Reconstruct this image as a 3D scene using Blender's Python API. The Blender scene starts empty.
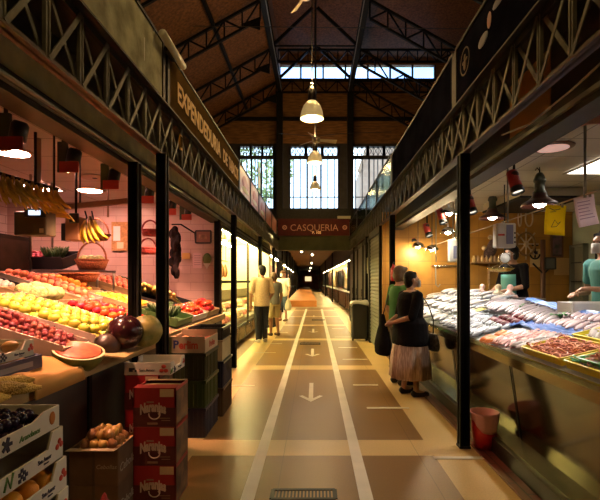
import bpy, math, random
from math import sin, cos, pi, radians
from mathutils import Vector, Matrix, Euler
random.seed(7)
SC = bpy.context.scene
COL = SC.collection
F, CX, CY, H = 450.0, 315.0, 281.0, 1.42
rnd = random.uniform
def V(*a): return Vector(a)
def at(x, y, Y): return Vector(((x-CX)*Y/F, Y, H-(y-CY)*Y/F))

# ------------------------------------------------------------------ materials
MATS = {}
def mat(name, col, rough=0.6, metal=0.0, var=0.0, vscale=8.0, bump=0.0, bscale=40.0, rand=0.0,
        emit=0.0, ecol=None, col2=None, spec=0.5, trans=0.0, alpha=1.0, stretch=None, transl=0.0):
    if name in MATS: return MATS[name]
    m = bpy.data.materials.new(name); MATS[name] = m
    m.use_nodes = True
    nt = m.node_tree; N = nt.nodes; L = nt.links
    b = N['Principled BSDF']
    b.inputs['Base Color'].default_value = (*col, 1)
    b.inputs['Roughness'].default_value = rough
    b.inputs['Metallic'].default_value = metal
    b.inputs['Specular IOR Level'].default_value = spec
    if trans: b.inputs['Transmission Weight'].default_value = trans
    if alpha < 1: b.inputs['Alpha'].default_value = alpha
    if emit:
        b.inputs['Emission Color'].default_value = (*(ecol or col), 1)
        b.inputs['Emission Strength'].default_value = emit
    out = None
    tc = N.new('ShaderNodeTexCoord'); src = tc.outputs['Object']
    if stretch:
        mp = N.new('ShaderNodeMapping'); mp.inputs['Scale'].default_value = stretch
        L.new(src, mp.inputs['Vector']); src = mp.outputs['Vector']
    if var or col2:
        nz = N.new('ShaderNodeTexNoise'); nz.inputs['Scale'].default_value = vscale; nz.inputs['Detail'].default_value = 5
        L.new(src, nz.inputs['Vector'])
        rp = N.new('ShaderNodeValToRGB')
        rp.color_ramp.elements[0].position = 0.35; rp.color_ramp.elements[1].position = 0.65
        c2 = col2 or tuple(max(0, c * (1 - var)) for c in col)
        c1 = col if col2 else tuple(min(1, c * (1 + var * .5)) for c in col)
        rp.color_ramp.elements[0].color = (*c2, 1); rp.color_ramp.elements[1].color = (*c1, 1)
        L.new(nz.outputs['Fac'], rp.inputs['Fac']); out = rp.outputs['Color']
    if rand:
        oi = N.new('ShaderNodeObjectInfo')
        hs = N.new('ShaderNodeHueSaturation')
        if out: L.new(out, hs.inputs['Color'])
        else: hs.inputs['Color'].default_value = (*col, 1)
        m1 = N.new('ShaderNodeMapRange'); m1.inputs['To Min'].default_value = 1 - rand; m1.inputs['To Max'].default_value = 1 + rand * .6
        m2 = N.new('ShaderNodeMapRange'); m2.inputs['To Min'].default_value = .5 - rand * .06; m2.inputs['To Max'].default_value = .5 + rand * .06
        L.new(oi.outputs['Random'], m1.inputs['Value']); L.new(m1.outputs['Result'], hs.inputs['Value'])
        L.new(oi.outputs['Random'], m2.inputs['Value']); L.new(m2.outputs['Result'], hs.inputs['Hue'])
        out = hs.outputs['Color']
    if out: L.new(out, b.inputs['Base Color'])
    if bump:
        nb = N.new('ShaderNodeTexNoise'); nb.inputs['Scale'].default_value = bscale; nb.inputs['Detail'].default_value = 3
        L.new(src, nb.inputs['Vector'])
        bp = N.new('ShaderNodeBump'); bp.inputs['Strength'].default_value = bump; bp.inputs['Distance'].default_value = .02
        L.new(nb.outputs['Fac'], bp.inputs['Height']); L.new(bp.outputs['Normal'], b.inputs['Normal'])
    if transl:
        tr = N.new('ShaderNodeBsdfTranslucent'); tr.inputs['Color'].default_value = (*col, 1)
        mx = N.new('ShaderNodeMixShader'); mx.inputs[0].default_value = transl
        L.new(b.outputs[0], mx.inputs[1]); L.new(tr.outputs[0], mx.inputs[2])
        L.new(mx.outputs[0], N['Material Output'].inputs['Surface'])
    return m
def glassmat(name, tint=(1, 1, 1), gloss=0.08, rough=0.03):
    if name in MATS: return MATS[name]
    m = bpy.data.materials.new(name); MATS[name] = m; m.use_nodes = True
    nt = m.node_tree; N = nt.nodes; L = nt.links
    N.remove(N['Principled BSDF'])
    t = N.new('ShaderNodeBsdfTransparent'); t.inputs['Color'].default_value = (*tint, 1)
    g = N.new('ShaderNodeBsdfGlossy'); g.inputs['Roughness'].default_value = rough
    x = N.new('ShaderNodeMixShader'); x.inputs[0].default_value = gloss
    L.new(t.outputs[0], x.inputs[1]); L.new(g.outputs[0], x.inputs[2]); L.new(x.outputs[0], N['Material Output'].inputs['Surface'])
    return m
def tilemat(name, col, mortar, bw, bh, axes='XZ', rough=0.25, msize=0.006, offset=.5, var=.08, bump=.3, spec=.5):
    if name in MATS: return MATS[name]
    m = bpy.data.materials.new(name); MATS[name] = m; m.use_nodes = True
    nt = m.node_tree; N = nt.nodes; L = nt.links; b = N['Principled BSDF']
    tc = N.new('ShaderNodeTexCoord'); sp = N.new('ShaderNodeSeparateXYZ'); L.new(tc.outputs['Object'], sp.inputs[0])
    cb = N.new('ShaderNodeCombineXYZ'); L.new(sp.outputs[axes[0]], cb.inputs[0]); L.new(sp.outputs[axes[1]], cb.inputs[1])
    br = N.new('ShaderNodeTexBrick'); L.new(cb.outputs[0], br.inputs['Vector'])
    br.inputs['Scale'].default_value = 1; br.inputs['Brick Width'].default_value = bw; br.inputs['Row Height'].default_value = bh
    br.inputs['Mortar Size'].default_value = msize; br.offset = offset
    br.inputs['Color1'].default_value = (*col, 1); br.inputs['Color2'].default_value = (*[c * (1 - var) for c in col], 1); br.inputs['Mortar'].default_value = (*mortar, 1)
    nz = N.new('ShaderNodeTexNoise'); nz.inputs['Scale'].default_value = 3; nz.inputs['Detail'].default_value = 6; L.new(tc.outputs['Object'], nz.inputs['Vector'])
    mx = N.new('ShaderNodeMix'); mx.data_type = 'RGBA'; mx.blend_type = 'MULTIPLY'; mx.inputs[0].default_value = var * 4
    L.new(br.outputs['Color'], mx.inputs[6]); L.new(nz.outputs['Fac'], mx.inputs[7]); L.new(mx.outputs[2], b.inputs['Base Color'])
    b.inputs['Roughness'].default_value = rough; b.inputs['Specular IOR Level'].default_value = spec
    bp = N.new('ShaderNodeBump'); bp.inputs['Strength'].default_value = bump; bp.inputs['Distance'].default_value = .004; bp.invert = True
    L.new(br.outputs['Fac'], bp.inputs['Height']); L.new(bp.outputs['Normal'], b.inputs['Normal'])
    return m

# ------------------------------------------------------------------ mesh builder
class MB:
    def __init__(s): s.v = []; s.f = []; s.m = []; s.s = []; s.cur = 0; s.mt = None
    def add(s, vs, fs, smooth=False):
        o = len(s.v)
        for p in vs:
            p = Vector(p)
            s.v.append(s.mt @ p if s.mt else p)
        for f in fs: s.f.append([i + o for i in f]); s.m.append(s.cur); s.s.append(smooth)
        return s
    def box(s, lo, hi):
        x0, y0, z0 = lo; x1, y1, z1 = hi
        return s.add([(x0,y0,z0),(x1,y0,z0),(x1,y1,z0),(x0,y1,z0),(x0,y0,z1),(x1,y0,z1),(x1,y1,z1),(x0,y1,z1)],
                     [(0,3,2,1),(4,5,6,7),(0,1,5,4),(1,2,6,5),(2,3,7,6),(3,0,4,7)])
    def cbox(s, c, d): return s.box([c[i] - d[i] / 2 for i in range(3)], [c[i] + d[i] / 2 for i in range(3)])
    def bar(s, p0, p1, w, h, up=(0, 0, 1)):
        p0 = Vector(p0); p1 = Vector(p1); d = (p1 - p0).normalized(); up = Vector(up)
        if abs(d.dot(up)) > .98: up = Vector((0, 1, 0)) if abs(d.y) < .9 else Vector((1, 0, 0))
        r = d.cross(up).normalized(); u = r.cross(d)
        vs = []
        for p in (p0, p1):
            for a, b in ((-1,-1),(1,-1),(1,1),(-1,1)): vs.append(p + r * a * w / 2 + u * b * h / 2)
        return s.add(vs, [(3,2,1,0),(4,5,6,7),(0,1,5,4),(1,2,6,5),(2,3,7,6),(3,0,4,7)])
    def path(s, pts, rad, n=8, caps=True):
        pts = [Vector(p) for p in pts]; k = len(pts)
        rs = rad if isinstance(rad, (list, tuple)) else [rad] * k
        vs = []; prev = None
        for i, p in enumerate(pts):
            d = (pts[min(i + 1, k - 1)] - pts[max(i - 1, 0)]).normalized()
            if prev is None:
                a = Vector((0, 0, 1)) if abs(d.z) < .9 else Vector((1, 0, 0))
                r = d.cross(a).normalized()
            else: r = (prev - d * prev.dot(d)).normalized()
            prev = r; u = d.cross(r)
            for j in range(n):
                t = 2 * pi * j / n; vs.append(p + (r * cos(t) + u * sin(t)) * rs[i])
        fs = [(i*n+j, i*n+(j+1)%n, (i+1)*n+(j+1)%n, (i+1)*n+j) for i in range(k-1) for j in range(n)]
        if caps: fs += [tuple(range(n-1, -1, -1)), tuple((k-1)*n + j for j in range(n))]
        return s.add(vs, fs, True)
    def lathe(s, prof, c=(0, 0, 0), n=20, sx=1, sy=1, wob=None):
        vs = []; k = len(prof)
        for i, (r, z) in enumerate(prof):
            for j in range(n):
                t = 2 * pi * j / n; rr = r * (wob(t, z) if wob else 1)
                vs.append((c[0] + rr * cos(t) * sx, c[1] + rr * sin(t) * sy, c[2] + z))
        fs = [(i*n+j, i*n+(j+1)%n, (i+1)*n+(j+1)%n, (i+1)*n+j) for i in range(k-1) for j in range(n)]
        if prof[0][0] > 1e-5: fs.append(tuple(range(n-1, -1, -1)))
        if prof[-1][0] > 1e-5: fs.append(tuple((k-1)*n + j for j in range(n)))
        return s.add(vs, fs, True)
    def shell(s, prof, c=(0,0,0), n=24, sx=1, sy=1):          # open lathe, no caps
        vs = []; k = len(prof)
        for r, z in prof:
            for j in range(n):
                t = 2*pi*j/n; vs.append((c[0]+r*cos(t)*sx, c[1]+r*sin(t)*sy, c[2]+z))
        return s.add(vs, [(i*n+j, i*n+(j+1)%n, (i+1)*n+(j+1)%n, (i+1)*n+j) for i in range(k-1) for j in range(n)], True)
    def ball(s, c, r, n=12, k=8, fn=None):
        r = (r, r, r) if not isinstance(r, (tuple, list)) else r
        vs = [(0, 0, -1)]
        for i in range(1, k):
            a = -pi/2 + pi*i/k
            for j in range(n): vs.append((cos(a)*cos(2*pi*j/n), cos(a)*sin(2*pi*j/n), sin(a)))
        vs.append((0, 0, 1))
        if fn: vs = [fn(Vector(p)) for p in vs]
        vs = [(c[0]+p[0]*r[0], c[1]+p[1]*r[1], c[2]+p[2]*r[2]) for p in vs]
        fs = [(0, 1+(j+1)%n, 1+j) for j in range(n)]
        fs += [(1+i*n+j, 1+i*n+(j+1)%n, 1+(i+1)*n+(j+1)%n, 1+(i+1)*n+j) for i in range(k-2) for j in range(n)]
        t = len(vs)-1; fs += [(t, 1+(k-2)*n+j, 1+(k-2)*n+(j+1)%n) for j in range(n)]
        return s.add(vs, fs, True)
    def prism(s, pts, o, ax, ay, depth):        # 2-D outline pts in plane (o, ax, ay), extruded by vector depth
        o = Vector(o); ax = Vector(ax); ay = Vector(ay); d = Vector(depth); k = len(pts)
        a = [o + ax*p[0] + ay*p[1] for p in pts]; vs = a + [p + d for p in a]
        fs = [tuple(range(k)), tuple(range(2*k-1, k-1, -1))] + [(i, i+k, (i+1)%k+k, (i+1)%k) for i in range(k)]
        return s.add(vs, fs)
    def grid(s, fn, nu, nv, smooth=True):
        vs = [fn(i/nu, j/nv) for i in range(nu+1) for j in range(nv+1)]
        return s.add(vs, [(i*(nv+1)+j, (i+1)*(nv+1)+j, (i+1)*(nv+1)+j+1, i*(nv+1)+j+1) for i in range(nu) for j in range(nv)], smooth)
    def mesh(s, name, mats):
        me = bpy.data.meshes.new(name); me.from_pydata([tuple(p) for p in s.v], [], s.f)
        for m in (mats if isinstance(mats, (list, tuple)) else [mats]): me.materials.append(m)
        for p, mi, sm in zip(me.polygons, s.m, s.s): p.material_index = mi; p.use_smooth = sm
        me.update(); return me
    def build(s, name, mats, parent=None, loc=None, rot=None, bevel=0, solid=0):
        return link(name, s.mesh(name, mats), parent, loc, rot, bevel, solid)
def link(name, me, parent=None, loc=None, rot=None, bevel=0, solid=0):
    o = bpy.data.objects.new(name, me); COL.objects.link(o)
    if parent: o.parent = parent
    if loc is not None: o.location = loc
    if rot is not None: o.rotation_euler = rot
    if solid:
        md = o.modifiers.new('Solidify', 'SOLIDIFY'); md.thickness = solid; md.offset = 0
    if bevel:
        md = o.modifiers.new('Bevel', 'BEVEL'); md.width = bevel; md.segments = 2; md.limit_method = 'ANGLE'
    return o
def tag(o, label, cat, group=None, kind=None):
    o['label'] = label; o['category'] = cat
    if group: o['group'] = group
    if kind: o['kind'] = kind
    return o
def struct(o): o['kind'] = 'structure'; return o
def E(name, label, cat, loc=(0, 0, 0), rz=0, group=None, rot=None):
    o = bpy.data.objects.new(name, None); COL.objects.link(o); o.empty_display_size = .05
    o.location = loc; o.rotation_euler = rot or (0, 0, rz)
    return tag(o, label, cat, group)
KIDS = {}
def dup(o, parent=None, loc=None, rot=None, label=None, group=None, scale=None):
    c = o.copy(); COL.objects.link(c)
    if parent: c.parent = parent
    if loc is not None: c.location = loc
    if rot is not None: c.rotation_euler = rot
    if scale is not None: c.scale = scale
    if label: c['label'] = label
    if group: c['group'] = group
    for k in [q for q in o.children]: dup(k, c)
    return c
def basis(o, right, up):
    r = Vector(right).normalized(); u = Vector(up); u = (u - r*u.dot(r)).normalized(); n = r.cross(u)
    return Matrix(((r.x,u.x,n.x,o[0]),(r.y,u.y,n.y,o[1]),(r.z,u.z,n.z,o[2]),(0,0,0,1)))
TXT = {}
def text_mesh(t, size=.1, depth=.002, shear=0, bold=0, width=None, space=1.0):
    cu = bpy.data.curves.new('lettering', 'FONT'); cu.body = t; cu.size = size; cu.extrude = depth; cu.shear = shear; cu.offset = bold
    cu.align_x = 'CENTER'; cu.align_y = 'CENTER'; cu.resolution_u = 3; cu.space_character = space
    ob = bpy.data.objects.new('lettering', cu); COL.objects.link(ob)
    dg = bpy.context.evaluated_depsgraph_get()
    me = bpy.data.meshes.new_from_object(ob.evaluated_get(dg))
    bpy.data.objects.remove(ob); bpy.data.curves.remove(cu)
    if width:
        xs = [v.co.x for v in me.vertices]; w = max(xs) - min(xs); k = width / w
        for v in me.vertices: v.co.x *= k
    me.materials.clear()
    return me
def lettering(t, m, parent, o, right, up, size=.1, name='lettering', **kw):
    me = text_mesh(t, size, **kw); me.materials.append(m)
    ob = bpy.data.objects.new(name, me); COL.objects.link(ob)
    ob.parent = parent; ob.matrix_local = basis(o, right, up)
    return ob
def blob(shapes, name, mats, parent=None, voxel=.012, smooth=4, loc=None, rot=None):
    b = MB()
    for sh in shapes:
        k = sh[0]
        if k == 'cap':                                        # tapered capsule
            p0, r0, p1, r1 = Vector(sh[1]), sh[2], Vector(sh[3]), sh[4]; d = (p1-p0); L_ = d.length or 1e-6; d = d/L_
            pts = []; rs = []
            for i in range(5):
                a = pi/2*(1 - i/4); pts.append(p0 - d*r0*sin(a)); rs.append(max(r0*cos(a), r0*.05))
            for i in range(5):
                a = pi/2*i/4; pts.append(p1 + d*r1*sin(a)); rs.append(max(r1*cos(a), r1*.05))
            b.path(pts, rs, 10)
        elif k == 'ball': b.ball(sh[1], sh[2], 14, 10)
        elif k == 'loft':                                     # rings (cx, cy, z, rx, ry)
            n = 20; vs = []; rg = sh[1]
            for (cx, cy, z, rx, ry) in rg:
                for j in range(n): vs.append((cx+rx*cos(2*pi*j/n), cy+ry*sin(2*pi*j/n), z))
            fs = [(i*n+j, i*n+(j+1)%n, (i+1)*n+(j+1)%n, (i+1)*n+j) for i in range(len(rg)-1) for j in range(n)]
            fs += [tuple(range(n-1,-1,-1)), tuple((len(rg)-1)*n+j for j in range(n))]
            b.add(vs, fs)
    me = b.mesh('tmp', []); ob = bpy.data.objects.new('tmp', me); COL.objects.link(ob)
    md = ob.modifiers.new('r', 'REMESH'); md.mode = 'VOXEL'; md.voxel_size = voxel; md.use_smooth_shade = True
    if smooth:
        ms = ob.modifiers.new('s', 'SMOOTH'); ms.iterations = smooth; ms.factor = .5
    dg = bpy.context.evaluated_depsgraph_get()
    out = bpy.data.meshes.new_from_object(ob.evaluated_get(dg)); out.name = name
    bpy.data.objects.remove(ob); bpy.data.meshes.remove(me)
    for p in out.polygons: p.use_smooth = True
    out.materials.clear()
    for m in (mats if isinstance(mats, (list, tuple)) else [mats]): out.materials.append(m)
    return link(name, out, parent, loc, rot)
def lamp(kind, loc, energy, col, parent=None, size=.05, spot=80, blend=.5, aim=None):
    l = bpy.data.lights.new('lamp_light', kind); l.energy = energy; l.color = col
    l.shadow_soft_size = size
    if kind == 'SPOT': l.spot_size = radians(spot); l.spot_blend = blend
    o = bpy.data.objects.new('lamp_light', l); COL.objects.link(o)
    o.location = loc
    if aim is not None: o.rotation_euler = (Vector(aim) - Vector(loc)).to_track_quat('-Z', 'Y').to_euler()
    if parent:
        o.parent = parent
        o.location = Vector(loc) - parent.location
    return o

# common materials
iron = mat('iron_paint', (.013, .012, .011), .55, 0, var=.4, vscale=15, spec=.18)
iron2 = mat('iron_olive', (.085, .078, .055), .5, 0, var=.3, vscale=12, spec=.25)
steel = mat('stainless', (.45, .43, .38), .28, 1.0, var=.15, vscale=6)
black = mat('black_plastic', (.012, .012, .012), .4)
white = mat('white_paint', (.8, .78, .74), .5)
chrome = mat('chrome', (.7, .7, .7), .15, 1)
wood = mat('wood_slat', (.42, .26, .12), .55, var=.35, vscale=4, stretch=(6, 1, 6))
card = mat('cardboard', (.36, .22, .11), .8, var=.2, vscale=5)
cardw = mat('white_card', (.72, .66, .55), .7, var=.08, vscale=5)
inkd = mat('dark_ink', (.03, .025, .05), .7)
inkr = mat('red_ink', (.55, .06, .03), .7)
inkg = mat('green_ink', (.10, .22, .05), .7)
paperw = mat('white_paper', (.82, .8, .78), .8)
# ================================================================== SETTING
ORD = ('first','second','third','fourth','fifth','sixth','seventh')
PY = [0.30, 3.85, 7.40, 10.95, 14.5]           # post lines along the aisle
XL, XR, XLI, XRI = -1.335, 1.28, -1.64, 1.56  # outer / inner shop planes
def floor_mat():
    m = bpy.data.materials.new('terrazzo'); m.use_nodes = True
    nt = m.node_tree; N = nt.nodes; L = nt.links; b = N['Principled BSDF']
    tc = N.new('ShaderNodeTexCoord'); sp = N.new('ShaderNodeSeparateXYZ'); L.new(tc.outputs['Object'], sp.inputs[0])
    def M(op, a, b_=None, c=None):
        n = N.new('ShaderNodeMath'); n.operation = op
        for i, v in enumerate((a, b_, c)):
            if v is None: continue
            if isinstance(v, (int, float)): n.inputs[i].default_value = v
            else: L.new(v, n.inputs[i])
        return n.outputs[0]
    X, Y = sp.outputs['X'], sp.outputs['Y']
    yy = M('ABSOLUTE', M('SUBTRACT', M('PINGPONG', M('ADD', Y, 3.55*4 - 3.84), 1.775), 0))
    cross = M('LESS_THAN', yy, .18)
    l1 = M('LESS_THAN', M('ABSOLUTE', M('SUBTRACT', X, 1.155)), .185)
    l2 = M('LESS_THAN', M('ABSOLUTE', M('SUBTRACT', X, -1.2)), .2)
    band = M('MAXIMUM', cross, M('MAXIMUM', l1, l2))
    jx = M('LESS_THAN', M('ABSOLUTE', M('SUBTRACT', M('PINGPONG', M('ADD', X, 20.055), .55), 0)), .003)
    n1 = N.new('ShaderNodeTexNoise'); n1.inputs['Scale'].default_value = 1.1; n1.inputs['Detail'].default_value = 2; L.new(tc.outputs['Object'], n1.inputs['Vector'])
    n2 = N.new('ShaderNodeTexNoise'); n2.inputs['Scale'].default_value = 90; n2.inputs['Detail'].default_value = 2; L.new(tc.outputs['Object'], n2.inputs['Vector'])
    mx = N.new('ShaderNodeMix'); mx.data_type = 'RGBA'; L.new(band, mx.inputs[0])
    mx.inputs[6].default_value = (.24, .125, .032, 1); mx.inputs[7].default_value = (.64, .44, .18, 1)
    r1 = N.new('ShaderNodeMapRange'); r1.inputs[3].default_value = .72; r1.inputs[4].default_value = 1.25; L.new(n1.outputs['Fac'], r1.inputs[0])
    r2 = N.new('ShaderNodeMapRange'); r2.inputs[3].default_value = .8; r2.inputs[4].default_value = 1.2; L.new(n2.outputs['Fac'], r2.inputs[0])
    k = M('MULTIPLY', M('MULTIPLY', r1.outputs[0], r2.outputs[0]), M('SUBTRACT', 1, M('MULTIPLY', jx, .35)))
    vm = N.new('ShaderNodeVectorMath'); vm.operation = 'SCALE'; L.new(mx.outputs[2], vm.inputs[0]); L.new(k, vm.inputs['Scale'])
    L.new(vm.outputs[0], b.inputs['Base Color'])
    rr = N.new('ShaderNodeMapRange'); rr.inputs[3].default_value = .285; rr.inputs[4].default_value = .42; L.new(n1.outputs['Fac'], rr.inputs[0]); L.new(rr.outputs[0], b.inputs['Roughness'])
    b.inputs['Specular IOR Level'].default_value = .32
    return m
struct(MB().add([(-9, -3, 0), (9, -3, 0), (9, 24.2, 0), (-9, 24.2, 0)], [(0,1,2,3)]).build('floor', floor_mat()))

# ---- red-brown kerb tiles and shop plinth edge on the right
kt = tilemat('kerb_tile', (.20, .055, .04), (.04, .02, .02), .33, .2, 'YX', .3)
struct(MB().box((1.345, -3, 0), (1.46, 8.7, .012)).build('trim_1', kt))

# ---- painted floor marks
tape = mat('floor_tape', (.74, .66, .54), .55, var=.1, vscale=3)
for nm, x in (('left', -.44), ('right', .335)):
    b = MB().add([(x-.045, 1.5, .003), (x+.045, 1.5, .003), (x+.045, 22.6, .003), (x-.045, 22.6, .003)], [(0,1,2,3)])
    tag(b.build('lane_line', tape), f'long white line painted on the floor along the {nm} side of the walking lane', 'floor line')
for i, (yt, w) in enumerate(((5.28, 'nearest the camera'), (8.45, 'second up the aisle'), (12.35, 'third up the aisle'), (17.6, 'farthest, near the dark facade'))):
    xs = -.05
    o = [(-.028, .98), (-.028, .16), (-.105, .30), (-.15, .27), (0, 0), (.15, .27), (.105, .30), (.028, .16), (.028, .98)]
    b = MB(); b.add([(p[0], p[1], .003) for p in o], [(0,1,2,3,4,5,6,7,8)])
    tag(b.build('lane_arrow', tape, loc=(xs, yt, 0)), 'white arrow painted on the lane pointing to the camera, ' + w, 'floor arrow')
rows = [(1, .95, 1.42, 3.61, 'near the red bucket'), (1, .58, 1.05, 5.03, 'by the shoes of the woman in black'), (1, .52, .86, 6.14, 'just past the woman in the skirt'),
        (1, .5, .95, 7.6+.55, 'beside the woman in green'), (1, .5, .9, 9.6, 'in front of the closed shutter'), (1, .5, .9, 11.4, 'beside the black trolley'), (1, .5, .85, 13.4, 'beyond the black trolley'),
        (-1, .82, 1.2, 6.1, 'near the front of the stacked crates'), (-1, .78, 1.2, 8.9, 'in front of the man in the beige shirt'), (-1, .75, 1.15, 10.2, 'at the feet of the man in beige'), (-1, .75, 1.1, 12.4, 'behind the second shopper'), (-1, .72, 1.08, 14.6, 'near the man with the bag')]
for s, x0, x1, y, w in rows:
    x0, x1 = sorted((s*x0, s*x1))
    b = MB().box((x0, y-.025, .0), (x1, y+.025, .004))
    tag(b.build('distance_mark', tape), 'short white floor stripe ' + w, 'floor mark')
dm = mat('drain_iron', (.03, .028, .022), .5, .6)
for (x0, x1, y, l, w) in ((-.285, .135, 2.93, .13, 'nearest the camera, at the photo\'s bottom edge'), (-.33, .11, 10.05, .28, 'beside the second arrow'), (-.1, .34, 16.2, .5, 'in the lane far up the aisle')):
    g = E('floor_drain', 'dark iron drain grate let into the floor ' + w, 'drain', ((x0+x1)/2, y+l/2, 0))
    hw = (x1-x0)/2; b = MB()
    for s in (-1, 1): b.box((-hw, s*l/2-.012, 0), (hw, s*l/2+.012, .006)).box((s*hw-.012, -l/2, 0), (s*hw+.012, l/2, .006))
    b.build('frame', dm, g); b = MB(); n = 18
    for i in range(n):
        x = -hw + (i+.5)*2*hw/n; b.box((x-.006, -l/2, 0), (x+.006, l/2, .005))
    b.build('grate', dm, g)

# ---- hall shell
timber = mat('roof_planks', (.27, .115, .04), .7, var=.45, vscale=2.5, stretch=(5, 5, 1), bump=.3, bscale=8)
timb2 = mat('roof_planks_across', (.30, .145, .048), .7, var=.45, vscale=2.0, stretch=(1, 1, 7), bump=.3, bscale=8)
plasterd = mat('dark_wall_paint', (.035, .034, .036), .7, var=.3, vscale=3)
def roofz(x): return 11.6 - .56*(abs(x) - 1.85)
b = MB(); b.prism([(-9.2, roofz(9.2)), (-1.85, 11.6), (-1.85, 11.75), (-9.2, roofz(9.2)+.15)], (0, -3, 0), (1,0,0), (0,0,1), (0, 27.4, 0))
struct(b.build('ceiling_left', timber))
b = MB(); b.prism([(-1.85, 13.5), (9.2, 13.2), (9.2, 13.35), (-1.85, 13.65)], (0, -3, 0), (1,0,0), (0,0,1), (0, 27.4, 0))
struct(b.build('ceiling_right', timber))
struct(MB().box((-2.0, -3, 11.5), (-1.85, 24.4, 13.6)).build('wall_upper_left', timb2))
struct(MB().box((-9.3, -3, 0), (-9.0, 24.4, 9)).build('wall_left', plasterd))
struct(MB().box((9.0, -3, 0), (9.3, 24.4, 13.5)).build('wall_right', plasterd))
struct(MB().box((-9.3, -3.3, 0), (9.3, -3.0, 13.6)).build('wall_back', plasterd))
# end wall with openings (window groups, ornament row, skylight strip, corridor)
WG = [(-4.05, -2.2), (-1.36, 1.26), (1.95, 4.55)]
def wallgrid(name, xs, zs, hole, y0, y1, m):
    b = MB()
    for i in range(len(xs)-1):
        for j in range(len(zs)-1):
            if not hole(i, j): b.box((xs[i], y0, zs[j]), (xs[i+1], y1, zs[j+1]))
    return struct(b.build(name, m))
xs = [-9, WG[0][0], WG[0][1], -1.55, WG[1][0], WG[1][1], 1.5, WG[2][0], WG[2][1], 9]
zs = [3.6, 5.25, 7.98, 8.12, 8.6, 8.75]
wallgrid('wall_front', xs, zs, lambda i, j: j in (1, 3) and i in (1, 4, 7), 24, 24.3, plasterd)
struct(MB().box((-9, 24, 0), (-3.5, 24.3, 3.6)).box((3.3, 24, 0), (9, 24.3, 3.6)).build('wall_front_lower', plasterd))
xs = [-9, -1.95, 6.4, 9]; zs = [8.75, 12.2, 12.95, 13.6]
b = MB()
for i in range(3):
    for j in range(3):
        if (i, j) == (1, 1): continue
        if i == 0 and j > 0: continue
        b.box((xs[i], 24, zs[j]), (xs[i+1], 24.3, zs[j+1]))
struct(b.build('wall_gable', timb2))
frame = mat('window_iron', (.02, .022, .03), .5, .2)
wglass = glassmat('window_glass', (.93, .97, .98), .05)
for n, (x0, x1) in enumerate(WG):
    r = bpy.data.objects.new(f'window_{n+1}', None); COL.objects.link(r); r.location = (0, 24.05, 0); struct(r)
    w = x1-x0; b = MB()
    for t in (0, .08, .22, .36, .46, .54, .64, .78, .92, 1): b.cbox((x0+w*t, 0, 6.62), ((.09 if t in (0, 1, .36, .64) else .045), .1, 2.75))
    for z in (5.27, 5.9, 7.96): b.cbox(((x0+x1)/2, 0, z), (w, .09, .07 if z in (5.27, 7.96) else .04))
    b.build('frame', frame, r)
    b = MB()
    for k in range(3):
        cx = x0 + w*(k+.5)/3
        for a in range(4):
            px = cx - w*.14 + w*.28*a/3
            b.cbox((px, 0, 8.36), (.03, .06, .5))
            if a < 3:
                q = w*.28/3; b.bar((px, 0, 8.13), (px+q, 0, 8.59), .035, .03); b.bar((px, 0, 8.59), (px+q, 0, 8.13), .035, .03)
        b.box((cx+w*.14, -.05, 8.1), (cx+w*.195, .05, 8.62)); b.box((cx-w*.195, -.05, 8.1), (cx-w*.14, .05, 8.62))
    b.build('fretwork', frame, r)
    MB().box((x0, .06, 5.25), (x1, .075, 7.98)).build('pane', wglass, r)
    MB().box((x0, .06, 8.12), (x1, .075, 8.6)).build('upper_pane', wglass, r)
r = bpy.data.objects.new('window_4', None); COL.objects.link(r); r.location = (0, 24.05, 0); struct(r)
b = MB()
for k in range(8): b.cbox((-1.95 + 8.35*k/7, 0, 12.575), (.09, .12, .75))
b.box((-1.95, -.08, 12.05), (6.4, .08, 12.22)); b.build('frame', frame, r)
MB().box((-1.95, .06, 12.2), (6.4, .08, 12.95)).build('pane', glassmat('skylight_glass', (.62, .75, .92), .05), r)

# ---- roof steel
for x, w in ((-1.85, 'left'), (1.85, 'right')):
    t = E('roof_beam', f'long dark riveted roof beam running down the hall high above, {w} one', 'beam', (x, 10, 11.35))
    b = MB().box((-.11, -12, -.02), (.11, 14, .02)).box((-.11, -12, .36), (.11, 14, .40)).box((-.02, -12, 0), (.02, 14, .38)); b.build('web', iron, t)
    MB().cbox((.105*(-1 if x > 0 else 1), 1, -.005), (.03, 26, .05)).build('lower_flange', mat('flange_grey', (.25, .24, .21), .4, .4), t)
    c = MB().box((-.16, -.16, 0), (.16, .16, 11.3)); c.build('hall_column', iron, None, (x*1.0, 23.6, 0))
    tag(bpy.data.objects[c and 'hall_column'] if w == 'left' else bpy.data.objects['hall_column.001'], f'dark iron column against the end wall between windows, {w} one', 'column')
def lattice(root, p0, p1, h, n, side, hv=(0, 0, 1), w=.09):
    p0 = Vector(p0); p1 = Vector(p1); hv = Vector(hv)
    MB().bar(p0, p1, w, .09).build('top_chord', iron, root)
    MB().bar(p0 - hv*h, p1 - hv*h, w, .08).build('bottom_chord', iron, root)
    b = MB()
    for i in range(n+1):
        a = p0.lerp(p1, i/n); b.bar(a, a - hv*h, .05, .05)
        if i < n:
            q = p0.lerp(p1, (i+1)/n)
            b.bar(a if i % 2 else a - hv*h, q - hv*h if i % 2 else q, .05, .05)
    b.build('lattice', iron, root)
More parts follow.
